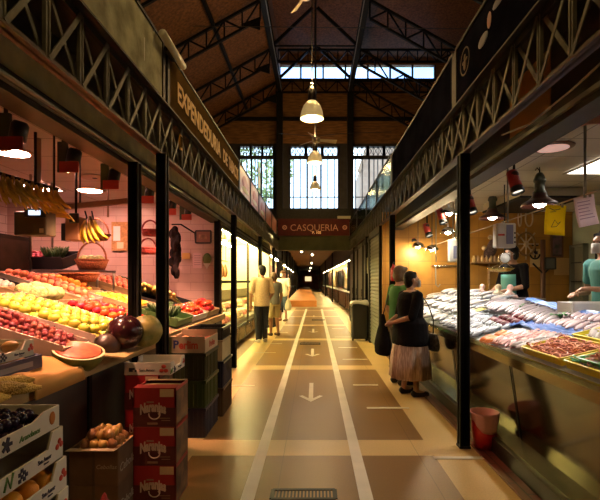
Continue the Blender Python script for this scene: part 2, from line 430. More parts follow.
for i, (y, w) in enumerate(((12.6, 'nearest'), (16.0, 'second'), (19.4, 'third'), (22.6, 'farthest'))):
    t = E('roof_truss', f'dark lattice truss sloping up under the left roof, {w} of the row', 'truss', (-1.85, y, 11.5))
    lattice(t, (-7.1, 0, -.56*7.1-.05), (-.1, 0, -.1), .66, 11, -1)
    MB().prism([(-.1, -.7), (-.1, -1.15), (-.75, -.95)], (0, -.03, 0), (1,0,0), (0,0,1), (0,.06,0)).build('bracket', iron, t)
    t = E('roof_truss', f'dark lattice truss sloping down under the right roof, {w} of the row', 'truss', (1.85, y, 11.5))
    lattice(t, (.1, 0, -.1), (7.1, 0, -.56*7.1-.05), .66, 11, 1)
    t = E('roof_strut', f'dark pair of raking struts over the middle of the nave, {w} of the row', 'strut', (0, y, 11.5))
    b = MB(); b.bar((-1.8, 0, .1), (-.1, 0, 1.7), .1, .12).bar((1.8, 0, .1), (.1, 0, 1.7), .1, .12); b.build('rafter', iron, t)
    MB().bar((-1.8, 0, .05), (1.8, 0, .05), .05, .05).build('tie_bar', iron, t); MB().bar((0, 0, .05), (0, 0, 1.9), .05, .05).build('king_post', iron, t)
for x, w in ((-3.6, 'upper'), (-5.4, 'lower')):
    b = MB().box((x-.05, -3, roofz(x)-.20), (x+.05, 24, roofz(x)-.05)); tag(b.build('purlin', iron), f'thin dark purlin under the left roof planks, {w} one', 'beam')
t = E('lattice_girder', 'black lattice girder crossing the hall just above the skylight strip', 'girder', (0, 22.0, 12.72)); lattice(t, (-1.8, 0, 0), (8.9, 0, 0), .58, 22, 1)
t = E('lattice_girder', 'dark lattice girder crossing the end wall just below the skylight strip', 'girder', (0, 23.7, 11.98)); lattice(t, (-1.8, 0, 0), (8.9, 0, 0), .62, 18, 1)
tag(MB().bar((-4.4, 22.9, 9.6), (-2.0, 22.9, 10.9), .05, .07).build('roof_brace', iron2), 'pale thin brace rising to the left roof beam near the end wall', 'brace')
tag(MB().box((-8.9, 23.85, 9.95), (8.9, 24.0, 10.12)).build('wall_rail', iron), 'dark rail across the wooden gable above the windows', 'rail')
tag(MB().path([(-4.2, 15.5, 10.2), (6, 15.5, 10.1)], .012, 6).build('tie_rod', iron2), 'thin straight tie rod spanning the hall below the roof', 'rod')
tag(MB().path([(-1.6, 20, 7.98), (0, 20, 7.85), (1.2, 20, 7.98), (3.4, 20, 8.05)], .012, 6).build('cable', black), 'thin cable strung across the hall in front of the windows', 'cable')

# ---- outside seen through the windows
leafm = mat('tree_leaf', (.30, .42, .16), .7, var=.6, vscale=3, rand=.2)
def tree(loc, r, h, label):
    t = E('tree', label, 'tree', loc); b = MB()
    MB().path([(0, 0, 0), (.1, 0, h*.5), (0, 0, h)], [.25, .2, .1], 8).build('trunk', wood, t)
    for i in range(900):
        a, u, q = rnd(0, 6.283), rnd(-1, 1), rnd(.55, 1)**.5; s = (1-u*u)**.5
        c = V(r*q*s*cos(a), r*q*s*sin(a), h + r*1.15*q*u); d = V(rnd(-1,1), rnd(-1,1), rnd(-1,1)).normalized(); e = d.orthogonal().normalized()
        b.add([c - d*.28, c + e*.15, c + d*.28, c - e*.15], [(0,1,2,3)])
    b.build('foliage', leafm, t)
tree((-5.0, 40, 0), 3.2, 12.0, 'leafy green tree outside the middle window')
tree((-11.2, 48, 0), 2.6, 12.0, 'leafy green tree outside the left window')
bst = tilemat('stone_block', (.42, .32, .26), (.5, .45, .4), 1.1, .5, 'XZ', .8)
t = E('building', 'pale stone building with a sloping edge outside the right window', 'building', (4.1, 33, 0))
MB().prism([(-.8, 0), (3.5, 0), (3.5, 12.5), (.2, 12.5), (-.8, 9.5)], (0,0,0), (1,0,0), (0,0,1), (0, 4, 0)).build('wall', bst, t)
MB().bar((-.9, -.1, 9.4), (.3, -.1, 12.8), .3, .25).build('gutter', mat('gutter', (.3,.22,.16), .6), t)

# ---- steel posts
def post(name, x, y, top, label, w=.085, parts=True):
    t = E('steel_post', label, 'post', (x, y, 0))
    h = w/2; b = MB()
    b.box((-h, -h, 0), (h, -h+.018, top)).box((-h, h-.018, 0), (h, h, top)).box((-.012, -h, 0), (.012, h, top)).box((-h+.012, -h, 0), (-h+.026, h, top)).box((h-.026, -h, 0), (h-.012, h, top))
    b.build('shaft', iron, t); MB().cbox((0, 0, .01), (w+.01, w+.01, .02)).build('base_plate', iron, t)
    return t
L_ = {1: 'beside the dark watermelon', 2: 'in front of the bright yellow shop', 3: 'behind the man in the beige shirt', 4: 'near the man with the white bag'}
R_ = {1: 'beside the red bucket', 2: 'behind the woman in green', 3: 'in front of the closed dark doors', 4: 'close to the dark facade'}
for i in (1, 2, 3, 4):
    post('o', (XL, -1.305, -1.335, XL, XL)[i], PY[i], 2.5, 'dark iron post carrying the left girder, ' + L_[i])
    post('o', XR-.01, PY[i], 2.5, 'dark iron post carrying the right girder, ' + R_[i])
post('i', -1.543, PY[1], 2.43, 'dark iron post on the fruit stall front, left of the watermelons', .085)
post('i', -1.61, PY[2]+.02, 2.43, 'dark iron post between the pink fruit stall and the bright shop', .09)

# ---- lattice girders along the shopfronts
upm = MB().box((-.010, -.020, 0), (.010, -.008, .40)).box((-.010, .008, 0), (.010, .020, .40)).box((-.004, -.008, 0), (.004, .008, .40)).mesh('upright', iron2)
BAY = .3227
def diag(s):
    b = MB(); b.bar((s*.012, .01, .0), (s*.012, BAY-.01, .40) if s > 0 else (s*.012, BAY-.01, .40), .045, .012, up=(1,0,0)); return b
d1 = MB().bar((.012, .01, 0), (.012, BAY-.01, .40), .006, .030).mesh('cross_brace', iron2)
d2 = MB().bar((-.012, .01, .40), (-.012, BAY-.01, 0), .006, .026).mesh('cross_brace', iron2)
spans = [(PY[0], 'nearest the camera'), (PY[1], 'over the second bay'), (PY[2], 'over the third bay'), (PY[3], 'over the fourth bay'), (PY[4]-.0, 'farthest, ending at the dark facade')]
for sx, nm in ((XL, 'left'), (XR, 'right')):
    for k, (y0, w) in enumerate(spans):
        n = 11 if k < 4 else 6
        t = E('lattice_girder', f'dark lattice girder above the {nm} shopfronts, {w}', 'girder', (sx, y0, 2.5))
        b = MB().box((-.035, 0, 0), (.035, n*BAY, .012)).box((-.008, 0, -.0), (.008, n*BAY, .045)); b.build('bottom_chord', mat('girder_brown', (.065, .028, .016), .5, 0, var=.3, spec=.2), t)
        b = MB().box((-.06, 0, .445), (.06, n*BAY, .457)).box((-.008, 0, .40), (.008, n*BAY, .45)); b.build('top_chord', iron, t)
        for i in range(n):
            for me in (upm, d1, d2): link(me.name, me, t, (0, i*BAY, .03))
        
# ---- inner lintels, soffits, stall roofs
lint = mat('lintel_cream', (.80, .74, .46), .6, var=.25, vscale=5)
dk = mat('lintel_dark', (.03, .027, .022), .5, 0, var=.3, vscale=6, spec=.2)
gal = mat('rail_grey', (.25, .25, .22), .35, .7)
def lintel(n, x, s, y0, y1):
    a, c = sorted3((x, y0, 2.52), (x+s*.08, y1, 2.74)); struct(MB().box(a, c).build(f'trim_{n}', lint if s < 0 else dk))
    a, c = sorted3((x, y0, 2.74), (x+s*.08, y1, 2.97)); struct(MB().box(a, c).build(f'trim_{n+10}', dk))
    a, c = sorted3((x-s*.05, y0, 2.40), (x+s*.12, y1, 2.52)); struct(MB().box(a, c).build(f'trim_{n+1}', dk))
    a, c = sorted3((x-s*.07, y0, 2.44), (x-s*.05, y1, 2.47)); struct(MB().box(a, c).build(f'trim_{n+2}', gal))
def sorted3(a, c): return [min(p, q) for p, q in zip(a, c)], [max(p, q) for p, q in zip(a, c)]
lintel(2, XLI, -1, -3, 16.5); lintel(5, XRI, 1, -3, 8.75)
struct(MB().box((-9, -3, 2.97), (XL-.05, 16.6, 3.05)).build('ceiling_stalls_left', dk))
struct(MB().box((XR+.05, -3, 2.97), (9, 16.6, 3.05)).build('ceiling_stalls_right', dk))
# roller track on the lintel face
tag(MB().path([(XLI+.08, -1, 2.46), (XLI+.08, 7.3, 2.46)], .012, 6).build('awning_rail', gal), 'thin grey rail along the fruit stall lintel', 'rail')

# ---- sign boards above the girders
def board(x, s, y0, y1, z0, z1, m, label, cat='sign', fm=iron):
    t = E('sign_board', label, cat, (x, (y0+y1)/2, z0)); l = (y1-y0)/2
    MB().box((-.02, -l, 0), (.02, l, z1-z0)).build('panel', m, t)
    b = MB()
    for q in (-1, 1): b.box((-.03, q*l-.03, 0), (.03, q*l+.03, z1-z0))
    b.box((-.03, -l, -.03), (.03, l, 0)).box((-.03, -l, z1-z0), (.03, l, z1-z0+.025)); b.build('frame', fm, t)
    return t
gp = mat('weathered_grey', (.42, .41, .30), .6, spec=0, var=.4, vscale=6, bump=.2)
t = board(XL, 1, .32, 3.9, 2.995, 3.47, gp, 'blank weathered grey board on top of the left girder')
b = MB()
for yy, z0, z1, w in ((.68, .2, .46, .012), (1.35, .12, .3, .008), (-.4, .25, .47, .01), (-1.1, .1, .45, .014)): b.box((.021, yy, z0), (.0225, yy+w, z1))
b.build('drip_stain', paperw, t)
brn = mat('sign_brown', (.085, .05, .018), .6, var=.15, vscale=4, spec=0); yel = mat('sign_yellow', (.55, .28, .03), .55, spec=.2)
t = board(XL, 1, 4.02, 7.75, 2.995, 3.47, brn, 'brown tobacco shop sign with yellow capitals on the left girder')
lettering('EXPENDEDURIA', yel, t, (.023, -.62, .22), (0, 1, 0), (0, 0, 1), .27, width=1.95, bold=.006)
lettering('DE', yel, t, (.023, .70, .22), (0, 1, 0), (0, 0, 1), .25, width=.3, bold=.006)
lettering('TABACOS', yel, t, (.023, 1.38, .22), (0, 1, 0), (0, 0, 1), .27, width=.85, bold=.006)
t = E('tobacco_crest', 'small yellow crest plate fixed to the left girder below the brown sign', 'crest', (XL+.07, 4.22, 2.72))
MB().prism([(-.03, -.07), (.03, -.07), (.045, 0), (.03, .07), (-.03, .07), (-.045, 0)], (0,0,0), (0,1,0), (0,0,1), (.012,0,0)).build('plate', yel, t)
MB().prism([(-.03, -.05), (.03, -.05), (.03, .05), (-.03, .05)], (.012,0,0), (0,1,0), (0,0,1), (.004,0,0)).build('emblem', brn, t)
# picture boards of red meat photographs
meatm = mat('picture_meat', (.42, .06, .04), .35, vscale=3.2, col2=(.62, .42, .36))
y = 7.82
for k, (l, w) in enumerate(((1.3, 'nearest, showing a red cut of meat'), (1.3, 'second along'), (1.4, 'third along'), (1.6, 'fourth along'), (1.7, 'farthest, next to the dark facade'))):
    t = board(XL, 1, y, y+l, 2.995, 3.47 - .0*k, meatm, f'red and white picture board on the left girder, {w}'); y += l + .06
    if k < 3:
        MB().ball((.022, 0, .24), (.004, .32, .15), 18, 8).build('meat_picture', mat('meat_red', (.35, .02, .015), .4, vscale=7, col2=(.6, .2, .15)), t)
        MB().ball((.024, .02, .13), (.004, .36, .05), 18, 6).build('plate_picture', paperw, t)
# right-hand boards
blu = mat('sign_navy', (.008, .009, .017), .6, var=.4, vscale=3, spec=0)
t = board(XR, -1, .32, 4.02, 2.995, 3.47, blu, 'dark navy sign board with a round emblem on the right girder')
emb = mat('emblem_bronze', (.09, .06, .035), .6, spec=.1); pk = mat('emblem_pink', (.35, .16, .17), .5); bl2 = mat('emblem_blue', (.10, .12, .22), .5)
b = MB(); n = 36
for i in range(n):
    a0, a1 = 2*pi*i/n, 2*pi*(i+1)/n
    b.add([(-.023, .115*cos(a0), .115*sin(a0)), (-.023, .115*cos(a1), .115*sin(a1)), (-.023, .10*cos(a1), .10*sin(a1)), (-.023, .10*cos(a0), .10*sin(a0))], [(3,2,1,0)])
b.build('emblem_ring', emb, t, (0, 1.61, .27))
b = MB().ball((-.022, 0, .035), (.004, .024, .027), 10, 6).ball((-.022, 0, -.027), (.004, .035, .05), 10, 6).ball((-.022, .04, 0), (.004, .027, .014), 8, 6).ball((-.022, -.04, .007), (.004, .027, .014), 8, 6); b.build('emblem_figure', emb, t, (0, 1.61, .27))
MB().ball((-.022, 1.20, .23), (.004, .10, .045), 12, 6).build('fish_picture', bl2, t); MB().ball((-.022, 1.08, .31), (.004, .04, .06), 12, 6).build('lobster_picture', pk, t); MB().ball((-.022, .90, .35), (.004, .12, .035), 12, 6).build('wave_picture', bl2, t)
t = board(XR, -1, 4.08, 7.34, 2.995, 3.47, blu, 'plain dark navy board on the right girder over the fish stall')
tg = glassmat('teal_glass', (.50, .62, .56), .12, .15)
for k, (y0, y1) in enumerate(((7.42, 9.2), (9.26, 11.0), (11.06, 13.4), (13.46, 16.3))):
    t = board(XR, -1, y0, y1, 2.995, 3.5, tg, 'translucent greenish glass panel on the right girder, ' + ('nearest', 'second', 'third', 'farthest')[k], 'glass panel')

# ---- tube lamp on the brown sign
t = E('tube_lamp', 'white tube lamp fixed on the top edge of the left sign boards', 'lamp', (-1.255, 3.99, 3.46))
MB().path([(0, -.29, 0), (0, .29, 0)], .034, 12).build('housing', mat('tube_white', (.75, .72, .62), .35), t)
MB().cbox((-.035, 0, -.03), (.03, .2, .04)).build('bracket', iron, t)
# ---- facade across the aisle
fgrn = mat('facade_green', (.032, .033, .014), .6, spec=.2, var=.25, vscale=3); fred = mat('facade_red', (.055, .005, .005), .6, var=.2, spec=.2)
t = E('shop_sign', 'wide dark facade with a red butcher sign spanning the aisle', 'sign', (-.03, 16.5, 0))
MB().box((-1.36, .0, 2.6), (1.33, .5, 3.08)).build('lower_panel', fgrn, t)
MB().box((-1.33, -.03, 3.08), (1.30, .5, 3.70)).build('red_panel', fred, t)
MB().box((-1.36, .0, 3.70), (1.33, .5, 4.08)).build('upper_panel', iron, t)
MB().box((-1.36, -.03, 2.55), (1.33, .5, 2.62)).build('lower_rail', fgrn, t)
MB().box((.85, -.05, 3.7), (1.33, -.01, 3.8)).build('pale_strip', mat('facade_pale', (.3, .28, .2), .5), t)
sgw = mat('sign_cream', (.42, .22, .15), .5); sgb = mat('sign_bulb', (1, .7, .45), .5)
lettering('CASQUERIA', sgw, t, (.0, -.036, 3.36), (1, 0, 0), (0, 0, 1), .34, width=1.75, bold=-.002)
lettering('P. 105', sgb, t, (.09, -.036, 3.19), (1, 0, 0), (0, 0, 1), .13, bold=.006)
for s in (-1, 1):
    b = MB()
    for i in range(24):
        a0, a1 = 2*pi*i/24, 2*pi*(i+1)/24
        b.add([(.085*cos(a0), 0, .085*sin(a0)), (.085*cos(a1), 0, .085*sin(a1)), (.045*cos(a1), 0, .045*sin(a1)), (.045*cos(a0), 0, .045*sin(a0))], [(0,1,2,3)])
    b.ball((0, 0, 0), (.02, .004, .02), 8, 6); b.build('rosette', sgw, t, (s*1.1+.02, -.034, 3.38))

# ---- far corridor beyond the facade (turns slightly left)
CA = .020
def cr(x, y, z):
    q = y - 17; return V(x*cos(CA) - q*sin(CA), 17 + x*sin(CA) + q*cos(CA), z)
def cbx(b, lo, hi):
    x0, y0, z0 = lo; x1, y1, z1 = hi
    return b.add([cr(x,y,z) for x,y,z in ((x0,y0,z0),(x1,y0,z0),(x1,y1,z0),(x0,y1,z0),(x0,y0,z1),(x1,y0,z1),(x1,y1,z1),(x0,y1,z1))],
                 [(0,3,2,1),(4,5,6,7),(0,1,5,4),(1,2,6,5),(2,3,7,6),(3,0,4,7)])
cwood = mat('corridor_ceiling', (.10, .055, .03), .6, var=.4, vscale=2, stretch=(8, 1, 1))
struct(cbx(MB(), (-3.2, 16.9, 3.3), (3.4, 80, 3.45)).build('ceiling_corridor', cwood))
cf = mat('corridor_floor', (.50, .30, .13), .35, var=.25, vscale=1.5)
struct(cbx(MB(), (-3.2, 23.6, -.1), (3.4, 80, .02)).build('floor_corridor', mat('corridor_side', (.55, .42, .22), .35, var=.25, vscale=1.5)))
b = MB()
cbx(b, (-1.36, 24.4, .02), (.24, 79, .36))
tag(b.build('raised_walkway', mat('runner_orange', (.62, .24, .05), .4, var=.25, vscale=1.2)), 'raised orange brown walkway running down the middle of the far corridor', 'walkway')
cbx_w = mat('corridor_wall', (.62, .50, .27), .6, var=.3, vscale=1.2); redw = mat('corridor_red', (.22, .06, .045), .6, var=.5, vscale=1.5)
struct(cbx(MB(), (-3.2, 16.7, 0), (-3.0, 80, 3.3)).build('wall_corridor_left', cbx_w)); struct(cbx(MB(), (2.6, 16.7, 0), (2.8, 80, 3.3)).build('wall_corridor_right', cbx_w))
struct(cbx(MB(), (-3.2, 79, 0), (3.2, 79.2, 3.45)).build('wall_corridor_end', redw))
tag(cbx(MB(), (-.5, 78.9, 1.4), (.6, 78.98, 2.2)).build('far_window', mat('far_window_glow', (1, .85, .5), .5, emit=1.1, ecol=(1, .8, .4))), 'small bright window at the very end of the corridor', 'window')
for i, y in enumerate((20.5, 25.2, 30, 35, 41, 48, 57)):
    for s, nm in ((-1, 'left'), (1, 'right')):
        if s > 0 and i in (0, 1, 3, 5): continue
        c = cr(s*1.42, y, 0); b = MB().box((-.05, -.05, 0), (.05, .05, 3.3)); 
        tag(b.build('corridor_post', iron, loc=c), f'slim dark post on the {nm} of the far corridor, {ORD[i]} from the facade', 'post')
for s, nm in ((-1, 'left'), (1, 'right')):
    b = MB(); cbx(b, tuple(sorted((s*1.45, s*1.6)))[:1] + (17.2, 2.35), tuple(sorted((s*1.45, s*1.6)))[1:] + (78, 3.3)); struct(b.build('trim_8' if s < 0 else 'trim_9', iron))
    em = mat('corridor_tube', (1, .9, .6), .5, emit=170, ecol=(1, .76, .34))
    for k, y in enumerate((17.6, 20, 24, 28.5, 34, 41, 50)):
        b = MB(); b.path([cr(s*1.75, y, 2.42), cr(s*1.75, y+1.3+.05*y, 2.42)], .035, 8)
        tag(b.build('fluorescent_tube', em), f'glowing tube over the {nm} counters of the far corridor, {ORD[k]} from the facade', 'lamp')
    for k, y in enumerate((17.4, 22, 27, 33, 40, 48)):
        t = E('market_counter', f'low dark-framed counter on the {nm} of the far corridor, {ORD[k]} from the facade', 'counter', cr(s*1.83, y+2, 0), CA)
        MB().box((-.25, -1.9, .12), (.25, 1.9, .85)).build('front', mat('counter_brown', (.13, .06, .03), .4, var=.3), t)
        b = MB()
        for q in range(6): b.cbox((-s*.26, -1.9+q*.76, .48), (.03, .06, .74))
        b.cbox((-s*.26, 0, .86), (.04, 3.8, .06)).cbox((-s*.26, 0, .12), (.04, 3.8, .06)); b.build('frame', iron, t)
        MB().box((-.28, -1.9, .85), (.28, 1.9, .9)).build('worktop', steel, t)
        tt = tag(cbx(MB(), tuple(sorted((s*2.3, s*2.38)))[:1] + (y, .9), tuple(sorted((s*2.3, s*2.38)))[1:] + (y+3.8, 2.3)).build('display_panel', redw if (k % 2 if s > 0 else 1) else cbx_w), f'upright display panel behind the {nm} corridor counter, {ORD[k]} from the facade', 'panel')
for k, (x, y, z) in enumerate(((-.55, 21, 2.45), (.0, 24.5, 2.5), (.05, 31, 2.3), (.05, 39, 2.2), (.05, 50, 2.2))):
    z += .35
    t = E('corridor_lamp', f'small round glowing lamp hanging in the far corridor, {ORD[k]} from the facade', 'lamp', cr(x, y, z))
    MB().ball((0, 0, 0), .06, 10, 8).build('globe', mat('globe_glow', (1, .85, .6), .5, emit=10, ecol=(1, .8, .5)), t); MB().path([(0, 0, .07), (0, 0, 3.3-z)], .008, 6).build('cord', black, t)
coat = blob([('cap', (0, 0, 0), .16, (0, 0, .55), .13), ('cap', (.05, 0, -.15), .15, (.05, 0, .3), .17)], 'dark_coat', mat('coat_black', (.012, .012, .014), .8), voxel=.03)
coat.location = cr(1.62, 26, 1.35); tag(coat, 'black coat hanging from the first right-hand corridor stall', 'coat')
for k, (x, y, z, c) in enumerate(((1.9, 18.3, 1.5, (.5, .04, .03)), (1.95, 19.6, 1.7, (.35, .1, .05)), (1.9, 21.2, 1.45, (.5, .35, .1)))):
    o = blob([('ball', (0, 0, 0), (.08, .14, .2)), ('cap', (0, 0, .15), .03, (0, 0, .35), .015)], 'hanging_bag', mat(f'bag_{k}', c, .6), voxel=.02); o.location = cr(x, y, z)
    tag(o, ('bright red', 'brown', 'mustard')[k] + ' bag hanging in the corridor stall beyond the facade', 'bag')

# ---- hall pendant lamps and ceiling fan
shade = mat('pendant_shade', (.80, .77, .70), .35, transl=.28)
bulb = mat('pendant_bulb', (1, .85, .55), .5, emit=16, ecol=(1, .78, .42))
for k, (px, py, Y, w) in enumerate(((312, 119, 9.8, 'largest and nearest'), (315, 163, 15.0, 'middle one under the fan'), (315, 190, 21.0, 'smallest, in front of the window'), (312, -75, 4.6, 'added unseen above the aisle for brightness'), (312, 2000, -1.2, 'added unseen behind the camera for brightness'))):  # final pair hangs out of view, added as fill continuing the row
    p = at(px, py, Y); p.z = p.z if k < 4 else 5.0; t = E('pendant_lamp', f'white bell-shaped pendant lamp hanging in the nave, {w}', 'lamp', p)
    MB().shell([(.255, 0), (.25, .05), (.23, .16), (.185, .28), (.12, .36), (.075, .40)], n=28).build('lamp_shade', shade, t, solid=.006)
    MB().lathe([(.085, .38), (.09, .44), (.085, .62), (.05, .68), (.02, .72)], n=16).build('ballast', black, t)
    MB().ball((0, 0, .07), (.13, .13, .10), 14, 8).build('bulb', bulb, t)
    MB().path([(0, 0, .7), (0, 0, 13.4-p.z)], .014, 6).build('cord', black, t)
    b = MB(); b.path([(-.05, 0, .72), (0, 0, .80), (.05, 0, .72)], .012, 6); b.build('hook', chrome, t)
    lamp('POINT', (p.x, p.y, p.z-.12), (70, 60, 50, 46, 50)[k], (1, .66, .22), t, .1)
    lamp('POINT', (p.x, p.y, p.z+.85), (130, 140, 120, 70, 60)[k], (1, .56, .20), t, .1)
p = at(316, 140, 13.0); t = E('ceiling_fan', 'ceiling fan with pale blades hanging above the second pendant lamp', 'fan', p)
for a in (15, 135, 255):
    q = radians(a); r = V(cos(q), sin(q), 0); n_ = V(-sin(q), cos(q), 0)
    b = MB(); b.add([r*.12 - n_*.04 + V(0,0,.02), r*.62 - n_*.07 + V(0,0,.035), r*.62 + n_*.07 - V(0,0,.035), r*.12 + n_*.04 - V(0,0,.02)], [(0,1,2,3)]); b.build('blade', mat('fan_blade', (.6, .52, .38), .4), t, solid=.012)
MB().lathe([(.03, -.08), (.11, -.06), (.12, .05), (.05, .09)], n=16).build('motor', mat('fan_motor', (.5, .42, .3), .4), t); MB().path([(0, 0, .08), (0, 0, 13.4-p.z)], .018, 6).build('rod', black, t)
p = at(293, 11, 9.0); t = E('ceiling_fan', 'ceiling fan cut off by the top of the photo', 'fan', p + V(.25, 0, .32))
for a in (235, 355, 115):
    q = radians(a); r = V(cos(q), sin(q), 0); n_ = V(-sin(q), cos(q), 0)
    b = MB(); b.add([r*.12 - n_*.04 + V(0,0,.03), r*.62 - n_*.07 + V(0,0,.045), r*.62 + n_*.07 - V(0,0,.045), r*.12 + n_*.04 - V(0,0,.03)], [(0,1,2,3)]); b.build('blade', MATS['fan_blade'], t, solid=.012)
MB().lathe([(.03, -.08), (.11, -.06), (.12, .05), (.05, .09)], n=16).build('motor', MATS['fan_motor'], t); MB().path([(0, 0, .08), (0, 0, 13.4-p.z-.32)], .018, 6).build('rod', black, t)
# ================================================================== LEFT FRUIT STALL
ptile = tilemat('pink_wall_tile', (.72, .50, .44), (.50, .32, .27), .42, .14, 'XZ', .3, .0045, .5, .06)
ptile2 = tilemat('pink_side_tile', (.78, .64, .60), (.40, .28, .25), .42, .14, 'YZ', .25, .005, .5, .05)
ceilw = tilemat('ceiling_panel', (.74, .70, .66), (.32, .28, .25), 1.2, .6, 'XY', .5, .008, 0, .03)
struct(MB().box((-5.2, 7.6, 0), (XLI-.07, 7.72, 2.75)).build('wall_fruit_end', ptile))
struct(MB().box((-5.3, -3, 0), (-5.2, 7.7, 2.75)).build('wall_fruit_back', ptile2))
struct(MB().box((-5.3, -3, 2.75), (XLI-.12, 7.7, 2.82)).build('ceiling_fruit', ceilw))
def slope(x): return .88 + .3*(-1.5 - x)
# display stand
t = E('fruit_display', 'long dark sloping display stand of the fruit stall under the fruit crates', 'display stand', (-1.5, 4.0, 0))
b = MB(); b.prism([(-.05, .05), (-.05, .84), (-1.95, .84+.57), (-1.95, .05)], (0, -2.6, 0), (1,0,0), (0,0,1), (0, 6.0, 0)); b.build('carcass', mat('stand_dark', (.055, .045, .032), .5, var=.4, vscale=3), t)
MB().prism([(0, .83), (0, .862), (-1.95, .862+.585), (-1.95, .83+.585)], (0, -2.6, 0), (1,0,0), (0,0,1), (0, 6.0, 0)).build('sloping_top', mat('stand_top', (.16, .11, .06), .5, var=.3), t)
MB().box((-.01, -2.6, .80), (.025, 6.02-2.6, .885)).build('front_rail', mat('rail_wood', (.42, .30, .13), .45, var=.3, vscale=3, stretch=(5, 1, 5)), t)
for q in range(8): MB().box((-.05, -2.5+q*.78, .06), (-.035, -2.46+q*.78, .8)).build('batten', iron, t)

# ---- fruit kinds (one mesh each, copied)
def wob(a):
    return lambda p: p * (1 + a*sin(3*p.x+1)*cos(4*p.y))
fr = {}
def kind(k, m, r, fn=None, extra=None, n=14, kk=9):
    b = MB(); b.ball((0, 0, 0), r, n, kk, fn); ms = [m]
    if extra: b.cur = 1; extra(b); ms.append(inkg_stem)
    fr[k] = b.mesh(k, ms)
inkg_stem = mat('stem_green', (.12, .2, .04), .6)
def dimp(p):
    s = (p.x*p.x+p.y*p.y)**.5; return V(p.x, p.y, p.z*(.93 - .28*max(0, 1-s*1.6)))
def stalk(r): return lambda b: b.path([(0, 0, r*.6), (r*.1, 0, r*1.15)], r*.06, 5)
def calyx(r):
    def f(b):
        for i in range(5):
            a = i*2*pi/5; b.add([(0, 0, r*.72), (r*.45*cos(a+.25), r*.45*sin(a+.25), r*.8), (r*.7*cos(a), r*.7*sin(a), r*.68), (r*.45*cos(a-.25), r*.45*sin(a-.25), r*.8)], [(0,1,2,3)])
    return f
kind('yellow_apple', mat('apple_yellow', (.60, .54, .06), .3, var=.3, vscale=20, rand=.3), .042, dimp, stalk(.042))
kind('orange', mat('orange_peel', (.85, .30, .025), .42, rand=.25, bump=.15, bscale=300), .042)
kind('tomato', mat('tomato_skin', (.72, .06, .02), .22, rand=.35), (.042, .042, .037), dimp, calyx(.042))
kind('peach', mat('peach_skin', (.80, .33, .14), .65, rand=.3, var=.4, vscale=18, col2=(.62, .1, .06)), .040, wob(.04))
kind('lettuce', mat('lettuce_leaf', (.55, .62, .22), .6, rand=.2, var=.4, vscale=18, bump=.8, bscale=26), (.085, .085, .07), lambda p: p*(1+.12*sin(9*p.x+3)*cos(8*p.y)*cos(6*p.z)), None, 20, 14)
kind('onion', mat('onion_skin', (.50, .24, .07), .3, rand=.35, var=.3, vscale=25), .036, lambda p: V(p.x, p.y, p.z*(1 + .35*max(0, p.z-.75)*4)), None)
kind('plum', mat('plum_skin', (.025, .012, .03), .16, rand=.5), (.021, .021, .023))
kind('strawberry', mat('strawberry_skin', (.36, .05, .05), .35, rand=.3, bump=.5, bscale=200), (.019, .019, .024), lambda p: V(p.x*(1.0+.3*p.z), p.y*(1+.3*p.z), p.z), calyx(.02), 10, 7)
kind('red_pepper', mat('pepper_red', (.62, .025, .02), .18, rand=.3), (.04, .04, .06), lambda p: p*(1+.12*cos(4*math.atan2(p.y, p.x))), stalk(.06))
kind('yellow_pepper', mat('pepper_yellow', (.80, .48, .03), .18, rand=.2), (.04, .04, .055), lambda p: p*(1+.12*cos(4*math.atan2(p.y, p.x))), stalk(.055))
kind('pear', mat('pear_skin', (.35, .22, .06), .4, rand=.3), (.035, .035, .055), lambda p: V(p.x*(1-.3*max(0, p.z)), p.y*(1-.3*max(0, p.z)), p.z), stalk(.055))
kind('garlic_bulb', mat('garlic_skin', (.78, .72, .62), .5, rand=.15), (.03, .03, .028), lambda p: V(p.x, p.y, p.z*(1+.5*max(0, p.z-.6))))
kind('radish', mat('radish_skin', (.45, .02, .06), .3, rand=.3), (.022, .022, .04), None, stalk(.04))
b = MB(); pts = [(-.13, 0, .0), (-.08, 0, .028), (0, 0, .04), (.08, 0, .028), (.125, 0, 0)]; b.path(pts, [.008, .021, .024, .021, .006], 7); b.cur = 1; b.path([(.12, 0, .003), (.15, 0, -.02)], [.007, .006], 6)
ban = mat('banana_peel', (.85, .55, .05), .4, var=.25, vscale=14, rand=.2); fr['banana'] = b.mesh('banana', [ban, mat('banana_tip', (.22, .15, .03), .6)])
b = MB(); b.path([(-.12, 0, 0), (-.06, 0, .006), (.05, 0, .004), (.13, 0, 0)], [.012, .026, .028, .01], 10); fr['corn_cob'] = b.mesh('corn_cob', [mat('corn_yellow', (.78, .52, .10), .5, bump=.8, bscale=120, rand=.2)])
b = MB(); b.path([(-.11, 0, 0), (-.05, 0, .008), (.05, 0, .01), (.12, 0, 0)], [.02, .036, .032, .012], 10); b.cur = 1; b.path([(-.13, 0, 0), (-.1, 0, 0)], [.012, .022], 7); fr['aubergine'] = b.mesh('aubergine', [mat('aubergine_skin', (.018, .006, .02), .15), inkg_stem])
b = MB(); b.path([(-.2, 0, 0), (-.12, 0, .01), (.1, 0, .01)], [.016, .018, .016], 8); b.cur = 1
for i in range(5): b.bar((.1, 0, .01), (.3, (i-2)*.025, .02+.01*i), .026, .004)
fr['leek'] = b.mesh('leek', [mat('leek_white', (.82, .62, .16), .45, rand=.15), mat('leek_green', (.42, .42, .08), .5)])
def put(k, loc, label, cat, group, rot=None, sc=1.0):
    o = link(k, fr[k], None, loc, rot if rot is not None else (rnd(-.5, .5), rnd(-.5, .5), rnd(0, 6.28))); o.scale = (sc, sc, sc)
    return tag(o, label, cat, group)
